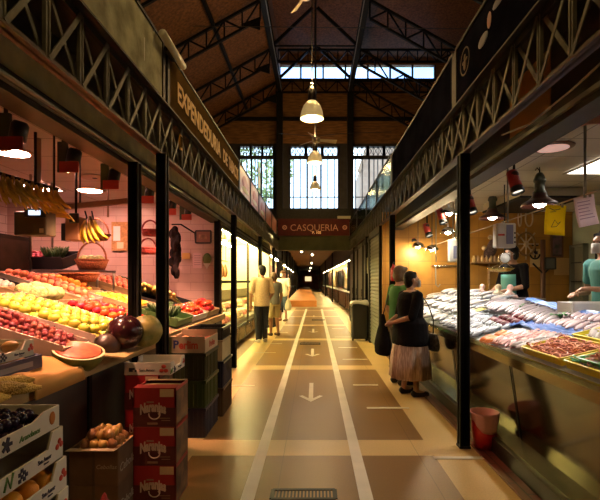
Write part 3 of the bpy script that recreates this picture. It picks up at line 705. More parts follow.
# ---- shallow crates standing on the sloping top
def tray(x0, x1, y0, y1, h, m, label, base=None, name='fruit_crate', cat='crate', ends=None, flat=False):
    cx, cy = (x0+x1)/2, (y0+y1)/2; a = 0 if flat else math.atan(.3)
    z = base if base is not None else slope(cx)
    t = E(name, label, cat, (cx, cy, z+.002), 0, None, (0, a, 0))
    w = (x1-x0)/2/cos(a)-.004; l = (y1-y0)/2-.004; k = .012
    MB().box((-w, -l, 0), (w, l, .012)).build('floor_board', m, t)
    for s in (-1, 1):
        MB().box((-w, s*l-k/2, .0), (w, s*l+k/2, h)).build('long_board', m, t)
        MB().box((s*w-k/2, -l, 0), (s*w+k/2, l, h*(ends or .85))).build('end_board', m, t)
    t['half'] = (w, l, h); return t
def heap(t, k, pitch, label, cat, group, layers=2, z0=.03, dz=.6, fall=.18, sc=1.0, maxn=300, keep=lambda u, v: True, rot=None):
    w, l, h = t['half']; M_ = Matrix.LocRotScale(t.location, t.rotation_euler, None); n = 0
    for q in range(layers):
        nx = max(1, int((2*w-.03 - q*pitch)/pitch)); ny = max(1, int((2*l-.03 - q*pitch)/(pitch*.92)))
        for i in range(nx):
            for j in range(ny):
                u = (i+.5+(.25 if j % 2 else -.25)*(nx > 2))/nx*2-1; v = (j+.5)/ny*2-1
                if not keep(u, v) or (q and rnd(0, 1) < .12) or n >= maxn: continue
                s = 1 - q*pitch/(2*w); s2 = 1 - q*pitch/(2*l)
                p = V(u*(w-.02-pitch/2)*s, v*(l-.02-pitch/2)*s2, z0 + q*pitch*dz + rnd(0, .008) + .05*layers*(1-max(abs(u), abs(v)))*.6)
                put(k, M_ @ p, label, cat, group, rot() if rot else None, sc*rnd(.92, 1.08)); n += 1
    t.pop('half', None)
cpink = mat('crate_pink_card', (.62, .45, .36), .7, var=.15); cwhite = mat('crate_white_card', (.74, .66, .54), .7, var=.1); cwood = mat('crate_wood', (.50, .34, .16), .65, var=.3, vscale=5, stretch=(1, 6, 6)); cgrn = mat('crate_green', (.05, .12, .03), .45); cblk = mat('crate_black', (.015, .015, .018), .4); cblue = mat('crate_blue', (.02, .03, .09), .45)
t = tray(-2.62, -1.60, 3.22, 3.92, .125, cpink, 'long pale crate heaped with yellow-green apples on the fruit display')
b = MB()
for i, (x, a, h) in enumerate(((.20, .5, .06), (.225, -.2, .075), (.26, .6, .05), (.29, .1, .06), (.34, 1.3, .05), (.37, 1.5, .04), (.41, 1.2, .05), (.44, .4, .03))): b.bar((x-.01*a, -.3535, .03), (x+.015*a+.006, -.3535, .03+h), .007, .002, up=(0, 1, 0))
b.build('handwriting', inkd, t)
heap(t, 'yellow_apple', .083, 'yellow-green apple heaped in the long pale crate on the fruit display', 'apple', 'yellow apples in the long pale crate', 2, .055, keep=lambda u, v: True)
t = tray(-2.36, -1.58, 3.97, 4.6, .10, cwood, 'wooden crate of red tomatoes behind the dark watermelon'); heap(t, 'tomato', .083, 'red tomato heaped in the wooden crate behind the dark watermelon', 'tomato', 'tomatoes in the wooden crate', 2, .05)
t = tray(-2.86, -2.42, 3.97, 4.6, .10, cwood, 'wooden crate of pale lettuces in the middle of the fruit display'); heap(t, 'lettuce', .165, 'pale green lettuce in the wooden crate in the middle of the display', 'lettuce', 'lettuces in the middle crate', 1, .08)
t = tray(-3.38, -2.40, 4.64, 5.04, .10, cwhite, 'white crate of rosy peaches high on the fruit display under the wicker basket'); heap(t, 'peach', .08, 'rosy peach heaped in the white crate high on the fruit display', 'peach', 'peaches in the high white crate', 2, .05)
t = tray(-3.38, -2.90, 3.7, 4.50, .08, cblk, 'black crate of white garlic behind the yellow-green apples'); heap(t, 'garlic_bulb', .062, 'white garlic bulb in the black crate behind the apples', 'garlic', 'garlic in the black crate', 1, .045)
t = E('dark_cabinet', 'dark wooden cabinet at the left behind the fruit display', 'cabinet', (-3.85, 4.75, 0))
MB().box((-.38, -.75, 0), (.36, .75, 1.95)).build('carcass', mat('cabinet_dark', (.014, .008, .005), .7, var=.4, vscale=4, spec=.1), t)
for q in (-.72, .02): MB().box((.36, q, .9), (.375, q+.70, 1.9)).build('door', mat('cabinet_door', (.03, .016, .009), .6, spec=.1, var=.4, vscale=5), t)
t = tray(-2.62, -1.62, 2.86, 3.19, .09, cpink, 'pinkish tray of red strawberries in front of the apple crate'); heap(t, 'strawberry', .045, 'red strawberry in the pinkish tray in front of the apple crate', 'strawberry', 'strawberries in the pinkish tray', 2, .06)
t = tray(-2.72, -2.08, 2.5, 2.83, .08, cpink, 'small pinkish tray of red strawberries at the left edge of the photo'); heap(t, 'strawberry', .047, 'red strawberry in the small tray at the left edge', 'strawberry', 'strawberries in the small tray', 2, .05)
t = tray(-2.0, -1.56, 5.05, 5.68, .09, cgrn, 'green crate of dark leafy greens between the two nearest posts')
lm = mat('leafy_dark', (.045, .10, .025), .5, rand=.3)
b = MB()
for i in range(26):
    a = rnd(0, 6.28); r_ = rnd(.3, 1); b.path([(0, 0, 0), (.05*r_*cos(a), .05*r_*sin(a), .07), (.11*r_*cos(a), .11*r_*sin(a), .12+rnd(0, .04))], [.004, .016, .003], 5)
fr['leafy_greens'] = b.mesh('leafy_greens', lm); heap(t, 'leafy_greens', .15, 'bunch of dark leafy greens in the green crate between the nearest posts', 'greens', 'leafy greens in the green crate', 1, .02, rot=lambda: (0, 0, rnd(0, 6)))
t = tray(-2.6, -2.04, 5.05, 5.68, .10, cwood, 'wooden crate of yellow peppers left of the iron post'); heap(t, 'yellow_pepper', .095, 'yellow pepper in the wooden crate near the iron post', 'pepper', 'yellow peppers in the wooden crate', 1, .06, rot=lambda: (1.4, rnd(0, 6), rnd(0, 6)))
t = tray(-3.2, -2.66, 5.1, 5.52, .10, cwood, 'wooden crate of oranges at the back of the fruit display'); heap(t, 'orange', .086, 'orange heaped in the wooden crate at the back of the display', 'orange', 'oranges in the wooden back crate', 2, .05)
t = tray(-1.92, -1.56, 5.74, 6.45, .09, cwhite, 'white crate of pinkish red tomatoes right of the iron post'); heap(t, 'tomato', .083, 'tomato heaped in the white crate right of the iron post', 'tomato', 'tomatoes in the white crate', 2, .05)
t = tray(-2.5, -1.96, 6.0, 7.1, .09, cblk, 'black crate of leeks lying slantwise right of the iron post')
for i in range(24): 
    xx = -2.46+.46*((i % 8)+.5)/8; put('leek', (xx, 6.5+rnd(-.12, .12)-.1*(i//8), slope(xx)+.10+.04*(i//8)), 'pale leek lying in the black crate right of the iron post', 'leek', 'leeks in the black crate', (0, .25+rnd(-.05, .05), 1.75+rnd(-.15, .15)), 1.25)
t = tray(-1.92, -1.56, 6.5, 7.25, .09, cwood, 'wooden crate of red peppers at the far end of the fruit display'); heap(t, 'red_pepper', .095, 'red pepper in the far wooden crate of the fruit display', 'pepper', 'red peppers in the far crate', 2, .06, rot=lambda: (1.4, rnd(0, 6), rnd(0, 6)))
t = tray(-3.3, -2.6, 6.96, 7.5, .10, cgrn, 'green crate of aubergines against the pink tiled wall')
for i in range(14):
    xx = -3.2+.5*((i % 7)+.5)/7; put('aubergine', (xx, 7.1+.24*(i//7), slope(xx)+.06), 'dark aubergine in the green crate against the tiled wall', 'aubergine', 'aubergines in the green crate', (0, .25, 1.4+rnd(-.2, .2)))
t = tray(-3.2, -2.56, 6.2, 6.9, .10, cwood, 'wooden crate of rosy peaches near the pink tiled wall'); heap(t, 'peach', .082, 'rosy peach in the wooden crate near the tiled wall', 'peach', 'peaches near the tiled wall', 2, .05)
# dark crates and white pear crate at the left edge
t = tray(-2.02, -1.60, 2.02, 2.64, .075, cblue, 'dark blue crate under the white pear crate at the left edge', base=.915, flat=True, ends=1)
MB().box((.20, -.05, .02), (.2125, .22, .05)).build('print', mat('print_grey', (.25, .25, .3), .6), t)
zc = .994
def cut_crate(loc, L2, W2, h, label, tomato=True, green=False, rz=0, txt='San Amor', group=None):
    t = E('fruit_crate', label, 'crate', loc, rz, group)
    MB().box((-W2, -L2, 0), (W2, L2, .01)).build('floor_board', cardw, t)
    for s in (-1, 1):
        o = [(-L2, 0), (L2, 0), (L2, h), (L2-.07, h), (L2-.10, h*.5), (-L2+.10, h*.5), (-L2+.07, h), (-L2, h)] if not green else [(-L2, 0), (L2, 0), (L2, h), (L2-.1, h), (L2-.17, h*.75), (-L2+.17, h*.75), (-L2+.1, h), (-L2, h)]
        MB().prism(o, (s*W2-.004, 0, 0), (0,1,0), (0,0,1), (.008, 0, 0)).build('side_panel', cardw, t)
        MB().box((-W2, s*L2-.005, 0), (W2, s*L2+.005, h)).build('end_panel', cardw, t)
    e = W2+.0055
    if tomato:
        b = MB()
        for dy, dz in ((-.012, 0), (.016, .004), (.004, .02)): b.ball((e, L2-.03+dy, h*.42+dz), (.002, .013, .012), 10, 6)
        b.build('tomato_print', inkr, t)
        lettering(txt, inkd, t, (e, L2-.125, h*.28), (0,1,0), (0,0,1), h*.19, depth=.001, bold=.0006, width=.085)
        lettering('Mature', inkd, t, (e, L2-.115, h*.14), (0,1,0), (0,0,1), h*.09, depth=.001)
        b = MB()
        for i, j in ((0, 0), (1, 1), (0, 2), (1, 3), (2, 2), (2, 0), (3, 1)): b.cbox((e, L2-.27+i*.012, h*.12+j*.011), (.003, .013, .013))
        b.build('checker_print', inkd, t)
        b = MB(); b.path([(e, L2-.35, h*.1), (e, L2-.335, h*.45), (e, L2-.32, h*.12), (e, L2-.305, h*.5)], .004, 5); b.build('leaf_print', inkg, t)
    if green:
        lettering('Arandanos', inkg, t, (e, L2-.19, h*.32), (0,1,0), (0,0,1), h*.36, shear=.25, depth=.001, width=.12)
        MB().ball((e, L2-.05, h*.55), (.002, .02, .026), 12, 8).build('orange_print', mat('orange_ink', (.5, .16, .02), .7), t)
        b = MB()
        for a in range(5): b.bar((e, L2-.315, h*.4), (e+.001, L2-.315+.026*cos(a*1.26), h*.4+.026*sin(a*1.26)), .003, .012)
        b.build('flower_print', inkd, t)
    return t
t = cut_crate((-1.82, 2.28, zc), .32, .19, .09, 'white printed crate of brown pears at the left edge of the fruit display')
for i in range(12): put('pear', (-1.94+.12*(i % 3), 2.06+.15*(i//3), zc+.06), 'brown pear in the white crate at the left edge', 'pear', 'pears in the white crate', (rnd(.8, 1.5), 0, rnd(0, 6)))
# corn cobs at the front edge, kraft sheet over the slope, halved watermelon, melons
for i in range(9): put('corn_cob', (-1.42 - .04*(i % 3), 1.93 + .032*i, .905 + .03*(i % 2)), 'yellow corn cob lying on the front edge of the display beside the brown paper', 'corn', 'corn cobs on the front edge', (0, .1, rnd(1.0, 1.4)))
kp = mat('kraft_paper', (.50, .26, .06), .75, var=.15, vscale=4)
def kfn(u, v):
    x = -1.42 - .40*u; y = 2.32 + .50*v; e = max(0, (.14-u)/.14)
    return V(x - .02*e + .0, y + .05*sin(5*u), (slope(max(min(x, 9), -9)) if x < -1.5 else .88) + .014 + .012*sin(7*u+4*v) * (1-e) + .008*sin(11*v) * (1-e) - .09*e*e*(x > -1.48))
tag(MB().grid(kfn, 22, 22).build('kraft_paper', kp, solid=.003), 'creased brown paper sheet draped over the front edge of the display', 'paper')
def wm(c, r, label, flesh, rind, rot):
    t = E('melon_half', label, 'melon', c, 0, None, rot); b = MB()
    n = 28; prof = [(r*cos(a), -r*.98*sin(a)) for a in [pi/2*(1-i/8) for i in range(9)]]
    b.shell(prof, n=n); b.build('rind', rind, t)
    MB().lathe([(0.0001, .006), (r*.8, .004), (r*.9, .0)], n=n).build('flesh', flesh, t); MB().shell([(r*.9, 0), (r*1.0, -.002)], n=n).build('pale_edge', mat('melon_edge', (.72, .58, .35), .5), t)
    return t
flesh = mat('melon_flesh', (.75, .16, .07), .3, var=.35, vscale=22, col2=(.55, .07, .04)); rindg = mat('melon_rind', (.20, .24, .05), .4, var=.5, vscale=9)
p = at(79, 350, 2.95); wm((p.x, p.y, p.z), .158, 'halved watermelon with red flesh facing the aisle on the display edge', flesh, rindg, (radians(10), radians(14), 0))
rindd = mat('melon_dark', (.045, .022, .014), .35, var=.4, vscale=10)
p = at(106, 347, 3.30); t = E('melon', 'dark round melon just behind the halved watermelon', 'melon', p); MB().ball((0, 0, 0), .10, 24, 14).build('rind', rindd, t); MB().path([(0, 0, .095), (.01, 0, .125)], .008, 6).build('stem', inkg_stem, t)
p = at(125, 332, 3.43); t = E('watermelon', 'shiny dark watermelon resting beside the nearest iron post', 'watermelon', p); MB().ball((0, 0, 0), (.135, .14, .13), 28, 16).build('rind', mat('watermelon_skin', (.035, .008, .010), .18, var=.4, vscale=5), t); MB().path([(0, 0, .125), (.01, 0, .15)], .008, 6).build('stem', inkg_stem, t)
def ribs(p):
    a = math.atan2(p.y, p.z); return V(p.x, p.y, p.z)*(1 + .05*abs(sin(4.5*a)))
p = at(146, 331, 3.62); t = E('melon', 'ribbed yellow-green melon right of the dark watermelon', 'melon', p); MB().ball((0, 0, 0), (.12, .125, .125), 48, 18, lambda q: q*(1+.05*abs(sin(5*math.atan2(q.y, q.z))))).build('rind', mat('melon_yellow', (.45, .36, .10), .45, var=.4, vscale=12, col2=(.16, .18, .04)), t); MB().path([(0, 0, .12), (.01, 0, .15)], .008, 6).build('stem', inkg_stem, t)
b = MB(); b.box((-.10, -.22, 0), (.10, .22, .012)); b.build('wood_plank', MATS['rail_wood'], None, (-1.44, 3.35, .888), (0, .12, .06)); tag(bpy.data.objects['wood_plank'], 'pale wooden plank on the display edge under the dark watermelon', 'plank')

# ---- shelf rack at the back with crates and baskets
Ys = 5.6; zs_ = at(60, 270, Ys).z; xa, xb = at(28, 0, Ys).x, at(98, 0, Ys).x
t = E('shelf_rack', 'thin metal rack with one shelf behind the fruit display', 'rack', ((xa+xb)/2, Ys, 0))
w = (xb-xa)/2
MB().box((-w, 0, zs_-.025), (w, .5, zs_)).build('shelf', steel, t)
for s in (-1, 1):
    for q in (0.02, .48): MB().path([(s*(w-.02), q, slope((xa+xb)/2+s*(w-.02))+.004), (s*(w-.02), q, 2.75 if s < 0 else zs_)], .016, 8).build('upright', steel, t)
for k, (px, c, w_) in enumerate(((38, 'radish', 'left black crate of red radishes on the metal shelf'), (57, 'leafy_greens', 'right black crate of green leaves on the metal shelf'))):
    q = at(px, 262, Ys+.25); tt = tray(q.x-.19, q.x+.19, Ys+.04, Ys+.46, .16, cblk, w_, base=zs_, flat=True)
    tt.rotation_euler = (radians(14), 0, 0); tt.location.z += .055
    if c == 'radish': heap(tt, c, .052, 'red radish in the left black crate on the shelf', 'radish', 'radishes in the black crate', 2, .10, rot=lambda: (1.5, 0, rnd(0, 6)))
    else: heap(tt, c, .13, 'bunch of green leaves in the right black crate on the shelf', 'greens', 'green leaves on the shelf', 1, .08, rot=lambda: (0, 0, rnd(0, 6)))
wick = mat('wicker', (.42, .13, .04), .6, var=.4, vscale=40, bump=.8, bscale=90)
def basket(c, r, h, label, handle=True, m=wick):
    t = E('wicker_basket', label, 'basket', c); b = MB()
    b.shell([(0.001, 0), (r*.78, 0), (r*.9, h*.5), (r, h)], n=26, sx=1.15); b.build('bowl', m, t, solid=.012)
    MB().path([(1.15*r*cos(a), r*sin(a), h) for a in [2*pi*i/24 for i in range(25)]], .014, 6, False).build('rim', m, t)
    if handle: MB().path([(1.1*r*cos(a), 0, h+1.35*r*sin(a)) for a in [pi*i/14 for i in range(15)]], .012, 6).build('handle', m, t)
    return t
q = at(84, 269, Ys-.0); t = basket((q.x, Ys+.2, zs_+.012), .17, .12, 'orange-brown wicker basket with a tall handle on the metal shelf')
for dx in (-.1, 0, .09): put('lettuce', (q.x+dx, Ys+.2, zs_+.14), 'pale cauliflower head in the wicker basket on the shelf', 'cauliflower', 'heads in the shelf basket', None, .8)
q = at(35, 281, Ys-.1); basket((q.x, Ys-.2, zs_-.16), .22, .10, 'shallow orange basket hanging under the shelf on the left', False); 
q = at(84, 279, Ys-.1); basket((q.x, Ys-.2, zs_-.14), .19, .09, 'shallow orange basket hanging under the shelf on the right', False)
q = at(96, 240, 6.6); basket((q.x, 6.6, q.z), .17, .08, 'wicker basket hanging in front of the pink tiled wall', True)
redb = mat('wicker_red', (.34, .04, .03), .5, var=.4, vscale=30, bump=.6, bscale=80)
for k, (px, py, w_) in enumerate(((148, 254, 'lower of two red baskets hanging between the posts'), (150, 236, 'upper of two red baskets hanging between the posts'))): q = at(px, py, 6.2); basket((q.x, 6.2, q.z), .10, .08, w_, True, redb)
# dark braid of dried peppers, wall things
q = at(175, 232, 7.2); 
o = blob([('ball', (rnd(-.085, .085)*(1-.5*z), rnd(-.06, .06), -z*.68), (.035, .035, .075)) for z in [i/24 for i in range(25)] for _ in (0, 1)] + [('cap', (0, 0, .05), .05, (0, 0, -.6), .035)] , 'pepper_braid', mat('braid_dark', (.012, .006, .007), .75, var=.4, spec=.15), voxel=.014, smooth=1); o.location = q
tag(o, 'dark braid of dried peppers hanging on the pink tiled wall', 'pepper braid')
tag(MB().path([(q.x-.05, 7.2, q.z+.12), (q.x+.05, 7.35, q.z+.14), (q.x+.22, 7.55, q.z+.02), (q.x+.22, 7.6, q.z-.1)], .012, 6).build('wall_hook', iron), 'dark bracket holding the pepper braid', 'bracket')
def flat(name, cat, px0, py0, px1, py1, Y, m, label, fm=None, thick=.02, parts=None):
    a, c = at(px0, py1, Y), at(px1, py0, Y); t = E(name, label, cat, ((a.x+c.x)/2, Y, a.z)); w = (c.x-a.x)/2; h = c.z-a.z
    MB().box((-w, -thick, 0), (w, 0, h)).build('sheet', m, t)
    if fm:
        b = MB()
        for s in (-1, 1): b.box((s*w-.012, -thick-.01, 0), (s*w+.012, 0, h)).box((-w, -thick-.01, (h if s > 0 else 0)-.012), (w, 0, (h if s > 0 else 0)+.012))
        b.build('frame', fm, t)
    if parts: parts(t, w, h)
    return t
cork = mat('cork', (.50, .28, .10), .8, var=.3, vscale=30)
def corkp(t, w, h): 
    MB().box((-w*.75, -.028, h*.35), (w*.1, -.021, h*.85)).build('pinned_note', paperw, t); MB().box((-w*.3, -.028, h*.08), (w*.5, -.021, h*.3)).build('pinned_card', mat('note_cream', (.7, .6, .4), .8), t)
flat('cork_board', 'board', 112, 222, 128, 251, 7.58, cork, 'cork board with pinned notes on the pink tiled wall', None, .02, corkp)
def picp(t, w, h):
    MB().box((-w*.6, -.025, h*.3), (w*.5, -.021, h*.7)).build('picture', mat('old_picture', (.35, .2, .12), .6, var=.5, vscale=12), t)
flat('picture_frame', 'picture', 196, 231, 211, 243, 7.58, mat('picture_dark', (.25, .12, .08), .5), 'small framed picture with dark corners on the tiled wall', black, .02, picp)
flat('paper_notice', 'notice', 193, 253, 202, 268, 7.58, mat('notice_pink', (.72, .5, .5), .8), 'pale pink paper notice on the tiled wall', None, .006, lambda t, w, h: [MB().box((-w*.7, -.008, h*(.2+.15*i)), (w*.7, -.0065, h*(.24+.15*i))).build('text_line', mat('line_grey', (.4, .25, .25), .8), t) for i in range(5)])
flat('paper_notice', 'notice', 182, 253, 190, 259, 7.58, mat('notice_yellow', (.7, .45, .12), .8), 'small yellowish note on the tiled wall beside the pepper braid', None, .006)
q = at(207, 259, 7.56); t = E('wall_plate', 'small green oval plaque on the tiled wall', 'plaque', q); MB().ball((0, 0, .0), (.07, .012, .10), 16, 10).build('plaque', mat('plaque_green', (.10, .16, .04), .5), t); MB().prism([(-.06, -.02), (.06, -.02), (0, -.12)], (0, -.012, -.05), (1,0,0), (0,0,1), (0, .01, 0)).build('tip', paperw, t)
# ---- ceiling lights, pipes, banana rack, scales
lightw = mat('downlight_glow', (1, .92, .85), .4, emit=150, ecol=(1, .44, .32)); ringm = mat('downlight_ring', (.55, .42, .25), .4, .3)
for k, (px, py, w_) in enumerate(((90, 190, 'farther from the camera'), (12, 152, 'nearer the camera'))):
    Y = F*1.325/(CY-py); p = at(px, py, Y); t = E('downlight', f'round glowing downlight in the fruit stall ceiling, {w_}', 'lamp', (p.x, p.y, 2.745))
    MB().lathe([(.16, -.012), (.19, -.012), (.21, 0), (.16, 0)], n=28).build('ring', ringm, t); MB().lathe([(.0001, -.014), (.16, -.014), (.16, -.004)], n=28).build('diffuser', lightw, t)
t = E('added_glow_panel', 'added bright square panel standing for glare on the fruit stall ceiling', 'lamp', (-3.85, 6.35, 2.745)); MB().box((-.17, -.22, -.012), (.17, .22, -.002)).build('diffuser', mat('panel_glow', (1, .9, .85), .4, emit=60, ecol=(1, .46, .36)), t); b = MB(); b.box((-.20, -.25, -.016), (-.17, .25, 0)).box((.17, -.25, -.016), (.20, .25, 0)).box((-.20, -.25, -.016), (.20, -.22, 0)).box((-.20, .22, -.016), (.20, .25, 0)); b.build('rim', steel, t)  # glowing panel added in place of glare on the white ceiling
t = E('speaker_grille', 'round pale ceiling vent between the fruit stall lights', 'vent', at(95, 177, 5.75)); t.location.z = 2.744; MB().lathe([(.0001, -.01), (.16, -.012), (.18, 0)], n=24).build('plate', mat('vent_cream', (.55, .42, .36), .5), t); MB().cbox((0, 0, -.014), (.05, .05, .006)).build('sensor', black, t)
for k, (px, y0, Y, w_) in enumerate(((38, 195, 4.2, 'thickest, left of the bananas'), (54, 197, 4.0, 'thin one beside the banana rack'), (108, 217, 5.4, 'thin one left of the iron post'))):
    p = at(px, y0, Y); tag(MB().path([p, (p.x, p.y, 2.75)], (.028, .010, .012)[k], 8).build('ceiling_pipe', mat('pipe_dull', (.30, .2, .15), .35, .6)), f'vertical ceiling pipe in the fruit stall, {w_}', 'pipe')
p0, p1 = at(-30, 165, 3.4), at(58, 190, 4.0)
t = E('banana_rack', 'dark bar hung with bananas under the fruit stall ceiling', 'rack', p0); MB().path([(0, 0, 0), p1-p0], .014, 8).build('bar', iron, t)
for u in (.1, .95): q = (p1-p0)*u; MB().path([q, (q.x, q.y, 2.75-p0.z)], .008, 6).build('hanger', iron, t)
p2 = at(80, 208, 4.6); p3 = at(128, 201, 4.6)
t = E('ceiling_bar', 'brown horizontal bar with a hook between the pipe and the iron post', 'bar', p2); MB().bar((-.25, 0, .0), p3-p2, .05, .05).build('bar', mat('bar_brown', (.22, .12, .06), .5), t); 
MB().path([(.05, 0, -.03), (.07, 0, -.1), (.02, 0, -.16), (-.03, 0, -.12)], .008, 6).build('hook', iron, t); MB().path([(.12, 0, -.03), (.14, 0, -.13), (.09, 0, -.17)], .008, 6).build('hook', iron, t); MB().path([(-.0, 0, 0), (0, 0, 2.75-p2.z)], .008, 6).build('hanger', iron, t)
hb = MB(); hb.path([(0, 0, 0), (.004, -.01, -.05), (.02, -.03, -.12), (.05, -.035, -.19), (.085, -.02, -.235)], [.008, .016, .021, .018, .005], 7); ban_m = hb.mesh('banana', ban); greenban = mat('banana_green', (.50, .42, .06), .45, var=.3, vscale=14)
hg = MB(); hg.path([(0, 0, 0), (.004, -.01, -.05), (.02, -.03, -.12), (.05, -.035, -.19), (.085, -.02, -.235)], [.008, .016, .021, .018, .005], 7); bang_m = hg.mesh('banana', greenban)
def bunch(p, n, me, label, group=None, sc=1):
    t = E('banana_bunch', label, 'bananas', p, 0, group); t.scale = (sc, sc, sc)
    MB().lathe([(.012, -.04), (.022, 0), (.012, .04)], n=8).build('stalk', MATS['banana_tip'], t)
    for i in range(n): link('banana', me, t, (.022*(i-(n-1)/2), -.02*(i % 2), -.005), (0, -.02-(i-(n-1)/2)*.13, rnd(-.25, .25)))
for i, (u, gr) in enumerate(((.36, 1), (.46, 1), (.57, 1), (.69, 0), (.80, 0), (.93, 0))):
    bunch(p0.lerp(p1, u) + V(0, -.02, -.02), 6, bang_m if gr else ban_m, ('greenish' if gr else 'ripe yellow') + ' bunch of bananas on the dark bar, ' + ('leftmost', 'second from the left', 'third from the left', 'fourth from the left', 'fifth from the left', 'rightmost, beside the thin pipe')[i], sc=.82)
q = at(90, 222, 4.5); bunch(q + V(0, 0, .02), 6, ban_m, 'yellow bunch of bananas hanging beside the wooden scale', sc=.95)
q = at(58, 219, 4.2); t = E('banana_bunch', 'flat yellow bunch of bananas lying behind the dark scale', 'bananas', q)
for i in range(4): link('banana', fr['banana'], t, (0, -.03*i, .012*i), (0, 0, .1*i))
def scale(px0, py0, px1, py1, Y, label, m, screen=True):
    a, c = at(px0, py1, Y), at(px1, py0, Y); w = (c.x-a.x)/2; h = c.z-a.z; t = E('hanging_scale', label, 'scale', ((a.x+c.x)/2, Y, a.z))
    MB().box((-w, -.06, 0), (w, .10, h)).build('body', m, t, bevel=.012)
    MB().box((-w*.3, -.075, h*.72), (w*1.02, -.05, h*1.12)).build('display_housing', black, t, bevel=.008)
    if screen: MB().box((0, -.080, h*.82), (w*.72, -.074, h*1.02)).build('display_screen', mat('scale_screen', (.55, .7, .9), .3, emit=1.6, ecol=(.6, .75, 1)), t); MB().box((w*.6, -.064, h*.1), (w*.85, -.058, h*.28)).build('sticker', mat('sticker_cream', (.6, .5, .3), .6), t)
    MB().path([(0, .02, h), (0, .02, 2.75-a.z)], .012, 6).build('hanger', iron, t)
    return t
scale(18, 212, 50, 236, 4.0, 'dark olive hanging scale with a lit display below the bananas', mat('scale_olive', (.06, .05, .03), .4))
t = scale(68, 217, 82, 241, 4.5, 'wooden-cased hanging scale right of the bananas', mat('scale_wood', (.34, .18, .09), .45), False)
MB().box((-.11, -.05, -.0), (-.07, .06, .17)).build('side_battery', black, t)
# ---- spotlights along the fruit stall front
spg = mat('spot_green', (.05, .075, .035), .45); spr = mat('spot_red', (.55, .06, .03), .4); spe = mat('spot_glow', (1, .6, .5), .4, emit=6, ecol=(1, .5, .4))
def stall_spot(p, label, aim, energy, col):
    t = E('spotlight', label, 'spotlight', p)
    MB().box((-.09, -.012, -.11), (-.02, .012, .12)).build('mount_plate', spg, t); MB().path([(-.05, 0, .12), (-.05, 0, 2.75-p[2])], .012, 6).build('stem', iron, t)
    d = (Vector(aim)-Vector(p)).normalized(); b = MB()
    b.path([V(.03, 0, .01)-d*.06, V(.03, 0, .01)-d*.04, V(.03, 0, .01)+d*.06], [.035, .05, .05], 12); b.build('lamp_head', black, t)
    b = MB(); b.box((-.04, -.075, -.125), (.10, -.065, -.045)); b.build('barn_door', spr, t)
    MB().path([V(.03, 0, .01)+d*.061, V(.03, 0, .01)+d*.064], .035, 12).build('lens', spe, t)
    lamp('SPOT', Vector(p)+V(.03, 0, .02)+d*.1, energy, col, t, .04, 95, .6, aim)
for k, (px, py, w_) in enumerate(((14, 133, 'nearest the camera'), (70, 158, 'second from the camera'), (111, 177, 'third, left of the iron posts'), (147, 193, 'fourth, between the iron posts'), (170, 206, 'fifth, right of the iron posts'), (186, 212, 'farthest, near the wall pictures'))):
    p = V(-1.85, F*1.85/(CX-px), 0); p.z = at(px, py, p.y).z
    stall_spot(p, 'black spotlight with a red flap above the fruit display, ' + w_, (-2.15, p.y+.1, 1.1), 150 if k == 0 else 270, (1, .47, .28))
# ================================================================== STACKED BOXES IN THE FOREGROUND
# white crates at the lower left
xs_ = [-1.05, -1.035, -1.02, -1.012, -1.01, -1.01, -1.01]
names = ['topmost of the stack, holding shiny black plums', 'second from the top, empty', 'third from the top, with orange fruit inside', 'fourth from the top', 'fifth from the top', 'sixth from the top', 'lowest of the stack']
for i in range(7):
    z = .828 if i == 0 else .828 - i*.1225; h = .086 if i == 0 else .1215
    cut_crate((xs_[i]-.20, 1.54, z), .30, .20, h, 'white printed cardboard crate at the lower left, ' + names[i], tomato=i > 0, green=i == 0)
    if i == 0:
        for a in range(9):
            for c in range(13):
                put('plum', (xs_[0]-.37+.042*a, 1.28+.042*c+.02*(a % 2), z+.032+rnd(0, .012)), 'shiny black plum in the topmost white crate', 'plum', 'plums in the topmost crate')
        for a in range(7):
            for c in range(11): put('plum', (xs_[0]-.34+.046*a, 1.31+.044*c+.02*(a % 2), z+.065+rnd(0, .012)), 'shiny black plum in the topmost white crate', 'plum', 'plums in the topmost crate')
    if i == 2:
        z -= .0
        for a in range(4):
            for c in range(6): put('orange', (xs_[2]-.35+.1*a, 1.30+.092*c, z+.055), 'orange in the third white crate at the lower left', 'orange', 'oranges in the third crate')
# brown onion boxes
for k, z in enumerate((0, .218)):
    t = E('cardboard_box', 'brown cardboard box of onions beside the white crates, ' + ('upper and open' if k else 'lower of the two'), 'box', (-1.30, 2.79, z))
    cb = mat('box_brown', (.16, .09, .045), .75, var=.2)
    b = MB(); b.box((-.14, -.145, 0), (.14, .145, .01))
    for s in (-1, 1): b.box((s*.14-.004, -.145, 0), (s*.14+.004, .145, .216)).box((-.14, s*.145-.004, 0), (.14, s*.145+.004, .216))
    b.build('box_body', cb, t)
    b = MB(); b.box((-.008, -.151, .0), (.008, -.149, .216)); b.build('tape', mat('box_tape', (.10, .06, .03), .4), t)
    lettering('Cebollas', mat('box_print', (.45, .38, .28), .7), t, (.146, -.01, .09), (0, 1, 0), (0, 0, 1), .07, shear=.2, depth=.001)
    lettering('Cebollas', MATS['box_print'], t, (.075, -.151, .11), (1, 0, 0), (0, 0, 1), .035, shear=.2, depth=.001)
    if k: MB().add([(-.14, -.145, .216), (.14, -.145, .216), (.14, -.20, .222), (-.14, -.20, .222)], [(0,1,2,3)]).build('flap', mat('flap_pale', (.42, .32, .2), .75), t, solid=.004)
for q, (n, m) in enumerate(((5, 5), (4, 4), (3, 3))):
    for i in range(n):
        for j in range(m):
            put('onion', (-1.30+(i-(n-1)/2)*.054, 2.79+(j-(m-1)/2)*.056, .385+q*.048+rnd(0, .006)), 'brown onion heaped in the open cardboard box', 'onion', 'onions in the open box', None, .82)
